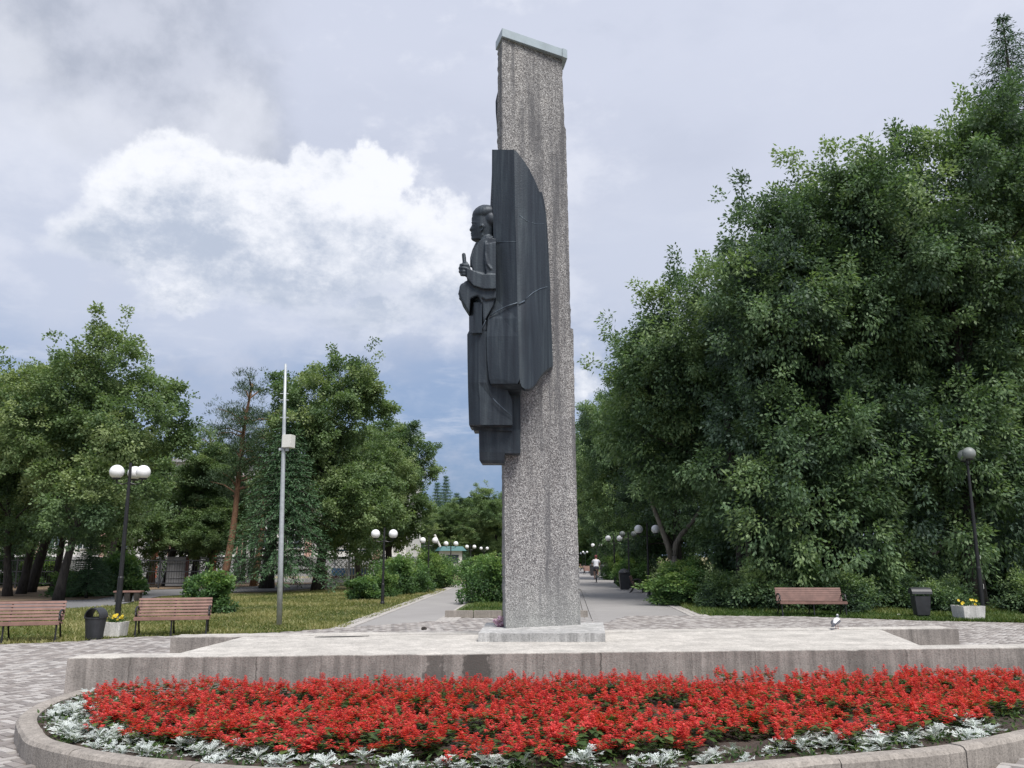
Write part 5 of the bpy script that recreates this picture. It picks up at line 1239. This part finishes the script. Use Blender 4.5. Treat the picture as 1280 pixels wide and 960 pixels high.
# ------------------------------------------------------------------ planters
def make_planter(label, loc, w, h, rz, nfl, big):
    root = empty('flower_planter', label, 'planter', loc, rz, 'white flower planters')
    mb = MB(); o_, i_ = w/2, w/2-.045; n = 4
    V = [(x*o_*.9, y*o_*.9, 0) for x, y in ((-1, -1), (1, -1), (1, 1), (-1, 1))] + [(x*o_, y*o_, h) for x, y in ((-1, -1), (1, -1), (1, 1), (-1, 1))] + [(x*i_, y*i_, h) for x, y in ((-1, -1), (1, -1), (1, 1), (-1, 1))] + [(x*i_, y*i_, h-.05) for x, y in ((-1, -1), (1, -1), (1, 1), (-1, 1))]
    mb.add(V, [(0, 1, 5, 4), (1, 2, 6, 5), (2, 3, 7, 6), (3, 0, 4, 7), (4, 5, 9, 8), (5, 6, 10, 9), (6, 7, 11, 10), (7, 4, 8, 11), (8, 9, 13, 12), (9, 10, 14, 13), (10, 11, 15, 14), (11, 8, 12, 15), (3, 2, 1, 0)])
    mb.build('pot', M_POT, root); MB().box((0, 0, h-.065), (w-.1, w-.1, .04)).build('soil', M_SOIL, root)
    C = np.array([(random.uniform(-.36, .36)*w, random.uniform(-.36, .36)*w, h+random.uniform(-.02, .09)) for _ in range(34)])
    V, T = leaves(C, unit(rng.normal(0, 1, C.shape)+np.array([0, 0, .8])), 8, .05, .055, .013, .1, rng.uniform(.1, .7, len(C)))
    link('foliage', np_mesh('foliage', V, 4, T), M_SALV, root)
    for k in range(nfl):
        p = Vector((random.uniform(-.42, .42)*w, random.uniform(-.45, .1)*w, h+random.uniform(.03, .15))); V = []; 
        for m_ in range(9):
            a = 2*pi*m_/9; r_ = .034*big; d_ = Vector((cos(a), sin(a)*.5-.35, .75*sin(a)+.2)).normalized(); s_ = Vector((-sin(a), 0, cos(a)))*r_*.3
            V += [p, p+d_*r_*.6+s_, p+d_*r_, p+d_*r_*.6-s_]
        link('flower', np_mesh('flower', np.array([tuple(v) for v in V]), 4, rng.uniform(.2, 1, 9)), M_YELLOW, root)
    return root
g = at(142, 796); make_planter('white square planter with yellow flowers between the left bin and bench', (g.x-.03, g.y+.15, 0), .37, .29, R(-4), 11, 1.1)
g = at(1215, 775); make_planter('white square planter with yellow flowers at the foot of the right lamp', (g.x, g.y+.15, 0), .60, .36, R(4), 8, 1.35)

# small wooden table on stump legs
g = at(160, 752); tb = empty('low_table', 'small low wooden table on three stump legs behind the left bench', 'table', (g.x, g.y, 0), R(6))
MB().box((0, 0, .36), (.98, .42, .06)).build('table_top', M_SLAT, tb, bevel=.01)
for x in (-.34, 0, .34): MB().box((x, 0, .165), (.17, .3, .33), 0, 1.3).build('leg', M_BARK, tb, bevel=.015)
g = at(137, 743); tag(MB().box((0, 0, .08), (.9, .4, .16), .2, .8).build('rough_log', M_BARK, None, bevel=.03), 'dark log lying on the ground left of the low table', 'log'); bpy.data.objects['rough_log'].location = (g.x, g.y, 0)

# ------------------------------------------------------------------ small things on the platform
g = at(1046, 786, .506); pg = empty('pigeon', 'pigeon with a white back and dark tail on the right of the deck', 'pigeon', (g.x, g.y, .506), R(-38))
M_PGW = mat_plain('white_feathers', (.75, .75, .76), .7, 0, .06, 30); M_PGD = mat_plain('dark_grey_feathers', (.06, .062, .075), .6, 0, .35, 50); M_PGH = mat_plain('slate_head_feathers', (.11, .12, .14), .6, 0, .3, 40); M_PGL = mat_plain('pink_leg_skin', (.35, .1, .08), .6)
def pig(mb):       # body facing +Y, tail towards -Y
    mb.tube([(0, -.10, .085), (0, -.06, .095), (0, 0, .115), (0, .045, .13), (0, .07, .155), (0, .075, .19)], [.018, .036, .052, .048, .03, .018], 14)
    mb.sphere((0, .082, .205), .021, 12, 8, (1, 1.2, 1)); mb.tube([(0, .10, .203), (0, .122, .197)], [.007, .002], 6)
remeshed('body', pig, M_PGW, .006, pg, (0, 0, 0), 2)
MB().tube([(0, .071, .165), (0, .078, .19), (0, .083, .207), (0, .086, .222)], [.0275, .0225, .0245, .012], 12).build('head', M_PGH, pg, smooth=True)
for s in (-1, 1):
    MB().tube([(s*.045, .03, .135), (s*.052, -.02, .12), (s*.045, -.08, .095), (s*.02, -.15, .065)], [.012, .026, .022, .006], 10, flat=.45).build('wing', M_PGD, pg, smooth=True)
    MB().tube([(s*.018, .005, .075), (s*.018, .008, .03), (s*.018, .012, 0.004)], .004, 5).tube([(s*.018, -.012, .004), (s*.018, .034, .004)], .0035, 5).build('leg', M_PGL, pg)
MB().box((0, -.15, .065), (.05, .12, .010), 0, .8, R(18)).build('tail', M_PGD, pg)
# bunch of pale mauve flowers
g = at(625, 784, .625); bq = empty('flower_bunch', 'bunch of mauve pink pompom flowers lying against the foot of the pillar', 'flowers', (g.x-.0, g.y+.05, .625))
M_MAUVE = mat_leaf('mauve_petal', (.38, .22, .40), (.60, .42, .60), (.80, .66, .76), .3)
C = []; 
for k, (dx, dz, r) in enumerate(((-.045, .055, .05), (.045, .06, .052), (-.01, .125, .045), (.06, .12, .04), (0, .045, .05), (-.075, .09, .035))):
    n = 90; d = unit(rng.normal(0, 1, (n, 3))); P = d*r*.8 + np.array([dx, rng.uniform(-.03, .03), dz]); s = unit(np.cross(d, rng.normal(0, 1, (n, 3)))); t = np.cross(d, s)
    V = np.stack([P-s*.012, P+t*.012+d*.004, P+s*.012, P-t*.012+d*.004], 1).reshape(-1, 3); link('pompom', np_mesh('pompom', V, 4, rng.uniform(0, 1, n)), M_MAUVE, bq)
mb = MB(); mb.tube([(-.05, 0, .01), (.08, .02, .012), (.16, .05, .014)], [.012, .010, .006], 6); mb.build('stems', mat_plain('purple_wrap', (.12, .03, .12), .5), bq)
g = at(530, 788); st = MB(); st.sphere((0, 0, .03), .055, 10, 7, (1.2, .8, .8)); o = st.build('stone', M_BARK); o.location = (g.x, g.y, .01); tag(o, 'small dark stone on the paving left of the pillar', 'stone')
g = at(1123, 770); o = MB().box((0, 0, .03), (.14, .1, .05), .4, .7).build('litter_scrap', M_CABINET, None, bevel=.01); o.location = (g.x, g.y, .0); tag(o, 'scrap of white litter at the grass edge left of the roofed bin', 'litter')

# ------------------------------------------------------------------ cyclist
gc = G(745, 56); M_SKIN = mat_plain('skin', (.42, .25, .18), .6, 0, .05); M_SHIRT = mat_plain('white_shirt', (.72, .72, .76), .8, 0, .05); M_SHORT = mat_plain('dark_shorts', (.04, .04, .055), .8); M_HAIR = mat_plain('reddish_cap', (.16, .035, .04), .7)
person = empty('person', 'cyclist in a white shirt and dark shorts riding away down the right path', 'person', gc, R(-4))
def body(mb):
    t = lambda pts, r: mb.tube(pts, r, 12) and [mb.sphere(p, q*.99, 12, 8) for p, q in ((pts[0], r[0]), (pts[-1], r[-1]))]
    t([(0, -.12, .93), (0, -.07, 1.08), (0, .03, 1.30), (0, .07, 1.40)], [.15, .125, .145, .10])
    t([(-.17, .05, 1.37), (.17, .05, 1.37)], [.055, .055])
    t([(0, .07, 1.40), (0, .11, 1.50)], [.055, .05]); mb.sphere((0, .13, 1.585), .092, 16, 12, (.86, 1.0, 1.22)); mb.sphere((0, .225, 1.575), .016, 8, 6)
    for s in (-1, 1):
        mb.sphere((s*.082, .125, 1.58), .02, 8, 6, (.5, 1, 1.4))
        t([(s*.18, .05, 1.36), (s*.25, .16, 1.16), (s*.24, .36, 1.06)], [.05, .038, .028])
        t([(s*.24, .36, 1.06), (s*.24, .42, 1.05)], [.026, .03])
        for k in range(4): t([(s*(.21+.02*k), .43, 1.062), (s*(.21+.02*k), .468, 1.05), (s*(.21+.02*k), .462, 1.02)], [.010, .0095, .009])
        t([(s*.205, .41, 1.05), (s*.19, .445, 1.03)], [.011, .009])
    t([(-.09, -.10, .90), (-.105, .20, .72), (-.10, .08, .34), (-.10, .05, .30)], [.085, .062, .045, .04]); t([(-.10, .03, .27), (-.10, .16, .25)], [.04, .034])
    t([(.09, -.10, .90), (.105, .24, .86), (.10, .15, .50), (.10, .12, .48)], [.085, .062, .045, .04]); t([(.10, .10, .46), (.10, .23, .44)], [.04, .034])
remeshed('body', body, M_SKIN, .012, person, (0, 0, 0), 2)
def shirt(mb):
    mb.tube([(0, -.12, .95), (0, -.07, 1.08), (0, .03, 1.30), (0, .075, 1.43)], [.168, .15, .165, .085], 16)
    mb.tube([(-.18, .05, 1.37), (.18, .05, 1.37)], [.068, .068], 12)
    for s in (-1, 1): mb.tube([(s*.17, .05, 1.37), (s*.225, .11, 1.24)], [.068, .058], 12)
remeshed('shirt', shirt, M_SHIRT, .014, person, (0, 0, 0), 2)
def shorts(mb):
    mb.tube([(0, -.13, .84), (0, -.12, .97)], [.172, .165], 16)
    mb.tube([(-.09, -.10, .90), (-.105, .15, .75)], [.105, .09], 12); mb.tube([(.09, -.10, .90), (.105, .18, .865)], [.105, .09], 12)
remeshed('shorts', shorts, M_SHORT, .014, person, (0, 0, 0), 2)
MB().sphere((0, .118, 1.615), .103, 16, 10, (.92, 1.02, 1.05)).build('hair', M_HAIR, person, smooth=True)
bike = empty('bicycle', 'dark bicycle ridden by the person on the right path', 'bicycle', gc, R(-4))
def wheel(y):
    w = empty_w = bpy.data.objects.new('wheel', None)
    mb = MB(); n = 28; V = []; 
    for i in range(n):
        a = 2*pi*i/n
        for k in range(6): b = 2*pi*k/6; r = .315+.024*cos(b); V.append((.024*sin(b), cos(a)*r, .34+sin(a)*r))
    mb.add(V, [(i*6+k, i*6+(k+1) % 6, ((i+1) % n)*6+(k+1) % 6, ((i+1) % n)*6+k) for i in range(n) for k in range(6)])
    wo = mb.build('tyre', M_BLACK, bike); wo.name = 'wheel'; wo.location = (0, y, 0)
    sp = MB()
    for i in range(14): a = 2*pi*i/14; sp.tube([(0, 0, .34), (0, cos(a)*.31, .34+sin(a)*.31)], .003, 4)
    sp.tube([(-.05, 0, .34), (.05, 0, .34)], .02, 8); sp.build('spokes', M_GALV, wo)
wheel(-.42); wheel(.60)
mb = MB(); mb.tube([(0, -.42, .34), (0, -.02, .30), (0, -.14, .82)], .017, 6); mb.tube([(0, -.42, .34), (0, -.12, .74), (0, .38, .80), (0, -.02, .30)], .017, 6); mb.tube([(0, .38, .80), (0, .42, .66), (0, .60, .34)], .018, 6); mb.tube([(0, .37, .80), (0, .34, 1.0)], .016, 6); mb.build('frame', M_BLACK, bike)
mb = MB(); mb.tube([(-.29, .40, 1.035), (-.12, .38, 1.02), (0, .34, 1.0), (.12, .38, 1.02), (.29, .40, 1.035)], .013, 6); mb.build('handlebar', M_BLACK, bike)
mb = MB(); mb.box((0, -.17, .845), (.17, .26, .05), 0, .8); mb.build('saddle', M_BLACK, bike, bevel=.015)
mb = MB(); mb.tube([(-.06, -.02, .30), (-.06, .1, .22)], .012, 6); mb.box((-.11, .10, .215), (.09, .08, .02)); mb.tube([(.06, -.02, .30), (.06, .12, .40)], .012, 6); mb.box((.11, .12, .405), (.09, .08, .02)); mb.lathe([(.09, -.005), (.09, .005)], (0, 0, 0)); mb.v = mb.v; mb.build('crank', M_BLACK, bike)
mb = MB(); mb.box((0, -.55, .66), (.12, .14, .02)); mb.box((0, -.70, .58), (.06, .01, .05)); mb.build('mudguard', M_BLACK, bike)

# ------------------------------------------------------------------ kiosks, fences, building behind the left grove
M_WHITEB = mat_plain('white_plaster', (.66, .645, .63), .9, 0, .08, 1); M_PINKB = mat_plain('pink_plaster', (.52, .33, .28), .9, 0, .1, 1); M_PLB = mat_plain('grey_plaster_plinth', (.30, .30, .31), .9, 0, .12, 1)
M_GLASS = mat_plain('dark_window_glass', (.06, .075, .09), .12, 0, .2, .7); M_FRAME = mat_plain('white_window_frame', (.7, .7, .7), .6, 0, .05)
M_KGREY = mat_plain('grey_sheet_metal', (.24, .245, .26), .6, .1, .1); M_KRED = mat_plain('dark_red_sheet', (.115, .035, .033), .6, 0, .15); M_BROWN = mat_plain('brown_red_sheet', (.125, .075, .07), .7, 0, .1, 3)
M_RUST = mat_plain('orange_red_paint', (.46, .13, .07), .7, 0, .15)
BY = 74.0; bl = empty('school_building', 'long white two storey building with pink pilasters behind the left grove', 'building', (-30, BY, 0))
W0, W1 = -58.0, -9.0; HB = 8.6
MB().box(((W0+W1)/2, BY+6, 1.0+HB/2), (W1-W0, 12, HB-2.0+1.9)).build('wall', M_WHITEB, bl, origin=(-30, BY, 0))
MB().box(((W0+W1)/2, BY+5.97, .75), (W1-W0+.1, 12.1, 1.7)).build('base_course', M_PLB, bl, origin=(-30, BY, 0))
MB().box(((W0+W1)/2, BY+5.9, HB+1.15), (W1-W0+.8, 12.8, .35)).build('roof', M_PLB, bl, origin=(-30, BY, 0))
x = W0+1.6; wi = None
while x < W1-1.2:
    for z in (3.1, 6.5):
        if wi is None:
            wi = MB()
            for (c, d) in (((0, 0, .85), (1.7, .12, .09)), ((0, 0, -.85), (1.7, .12, .09)), ((-.82, 0, 0), (.09, .12, 1.62)), ((.82, 0, 0), (.09, .12, 1.62)), ((.18, 0, 0), (.07, .10, 1.62)), ((-.35, 0, 0), (.05, .08, 1.62))): wi.box(c, d)
            w = wi.build('window', M_FRAME, bl); pn_ = MB().box((0, .03, 0), (1.56, .03, 1.6)).build('pane', M_GLASS, w); wm, pm = w.data, pn_.data
        else: w = link('window', wm, None, bl); link('pane', pm, None, w)
        w.location = (x+30, -.04, z)
    x += 2.9
x = W0+.1
while x < W1:
    o = MB().box((0, -.05, 4.9), (.55, .22, 7.0)).build('pilaster', M_PINKB, bl); o.location = (x+30, 0, 0); x += 5.8
# grey kiosk
g = at(220, 733); kk = empty('kiosk', 'small grey ribbed metal kiosk with a red side and flat dark roof', 'kiosk', (g.x, g.y, 0), R(14))
for k in range(4): MB().box((0, -.6, .22+.40*k), (.98, .05, .37)).build('panel', M_KGREY, kk, bevel=.012)
MB().box((0, 0, .86), (.9, 1.1, 1.5)).build('shell', M_KGREY, kk)
MB().box((.52, 0, .82), (.06, 1.2, 1.6)).build('side_wall', M_KRED, kk)
MB().box((.56, -.15, .82), (.03, .10, 1.6)).build('corner_strip', M_RUST, kk)
MB().box((0, 0, 1.98), (1.5, 1.7, .12)).build('roof', M_BINM, kk); mb = MB()
for x, y in ((-.45, -.5), (.45, -.5), (-.45, .5), (.45, .5)): mb.box((x, y, 1.77), (.05, .05, .36))
mb.build('roof_posts', M_BINM, kk)
g = at(401.5, 733.5); bx_ = empty('utility_cabinet', 'plain brown red metal cabinet at the edge of the dark spruce', 'cabinet', (g.x, g.y, 0), 0)
MB().box((0, 0, .53), (.52, .5, 1.06)).build('housing', M_BROWN, bx_, bevel=.01); MB().box((0, 0, 1.075), (.58, .56, .035)).build('lid', M_BROWN, bx_)
# red posts of a gateway
for px, Y, lb in ((194.5, 60, 'orange red post left of the grey kiosk'), (268, 60, 'orange red post beside the pine trunk')):
    o = MB().lathe([(.16, 0), (.16, 4.6), (.1, 4.7)], n=10).build('painted_post', M_RUST); o.location = G(px, Y); tag(o, lb, 'post')
# railing fence at far left
fe = empty('railing_fence', 'thin metal railing fence behind the trunks at far left', 'fence', G(60, 46)); fm = M_GALV; fx = G(60, 46)[0]
x0f, x1f = -36, -16
nf = 9
for k in range(nf): o = MB().box((0, 0, .75), (.07, .07, 1.6)).build('post', M_BINM, fe); o.location = (x0f-fx+(x1f-x0f)*k/(nf-1), 0, 0)
for z in (.25, .85, 1.42): MB().box(((x0f+x1f)/2-fx, 0, z), (x1f-x0f, .03, .05)).build('rail', M_BINM, fe)
mb = MB()
for k in range(150): mb.box((x0f-fx+(x1f-x0f)*k/150, 0, .83), (.014, .014, 1.16))
stuff(mb.build('bars', M_BINM, fe))
# patterned concrete fence, middle left
cf = empty('concrete_fence', 'pale concrete fence of pierced panels behind the pine trunks', 'fence', G(300, 58)); cx0 = G(300, 58)[0]
pm_ = None
for k in range(9):
    if pm_ is None:
        mb = MB(); mb.box((0, 0, .10), (2.3, .1, .2)); mb.box((0, 0, 1.52), (2.3, .1, .16))
        for i in range(8):
            for j in range(4):
                c = (-1.0+i*.285, 0, .32+j*.31); mb.tube([(c[0]-.14, 0, c[2]), (c[0], 0, c[2]+.155)], .022, 4); mb.tube([(c[0]+.14, 0, c[2]), (c[0], 0, c[2]+.155)], .022, 4); mb.tube([(c[0]-.14, 0, c[2]), (c[0], 0, c[2]-.155)], .022, 4); mb.tube([(c[0]+.14, 0, c[2]), (c[0], 0, c[2]-.155)], .022, 4)
        o = mb.build('panel', M_PLINTH, cf); pm_ = o.data
    else: o = link('panel', pm_, None, cf)
    o.location = (-14+k*2.5, 0, 0)
    MB().box((-14+k*2.5+1.25, 0, .85), (.16, .16, 1.7)).build('post', M_PLINTH, cf)
# bright bushes and hedge in front of the building
for px, Y, lb in ((50, 50, 'light bush behind the railing fence, left one'), (22, 52, 'light bush behind the railing fence near the left edge'), (205, 62, 'light bush behind the orange red post')):
    place_copy(b1, G(px, Y), px*.1, (2.2, 1.4, 1.3), lb)
# teal kiosk far down the left path
tk = empty('kiosk', 'small teal roofed kiosk beyond the third path lamp', 'kiosk', G(563, 85), R(15)); M_TEAL = mat_plain('teal_sheet', (.03, .13, .14), .6, 0, .1)
MB().box((0, 0, 1.1), (1.9, 2.0, 2.2)).build('shell', M_WHITEB, tk); MB().box((0, -.1, 2.35), (2.6, 2.6, .42), 0, .75).build('roof', M_TEAL, tk)
MB().box((0, -1.02, 1.35), (1.2, .05, .8)).build('window', M_GLASS, tk)
o = MB().tube([(0, 0, 2.3), (-.7, 0, 3.7)], .1, 6).build('roof_brace', M_WHITEB, tk); o.location = (-.9, 0, 0)
# blue stall with pale picket fence between the spruce and the first lamp
bs = empty('stall', 'blue and red market stall seen between the spruce and the bushes', 'stall', G(438, 62), 0); M_BLUE = mat_plain('blue_sheet', (.07, .16, .27), .6, 0, .1)
MB().box((0, 0, .55), (2.4, 1.0, .5)).build('counter', M_BLUE, bs); MB().box((0, -.02, .2), (2.3, .9, .36)).build('base', M_KRED, bs)
for x in (-1.1, 1.1): MB().box((x, 0, 1.05), (.08, .08, 2.1)).build('post', M_WHITEB, bs)
MB().box((0, 0, 2.05), (2.6, 1.4, .09)).build('awning', M_BLUE, bs)
pf = empty('picket_fence', 'pale yellow picket fence right of the blue stall', 'fence', G(455, 60), 0); M_PALE = mat_plain('pale_yellow_paint', (.62, .56, .38), .8)
pk = None
for k in range(16):
    if pk is None: o = MB().box((0, 0, .62), (.11, .04, 1.24), 0, .8).build('picket', M_PALE, pf); pk = o.data
    else: o = link('picket', pk, None, pf)
    o.location = (-1.2+k*.2, 0, 0)
for z in (.35, .95): MB().box((.3, .05, z), (3.2, .04, .08)).build('rail', M_PALE, pf)
bpy.context.view_layer.update()
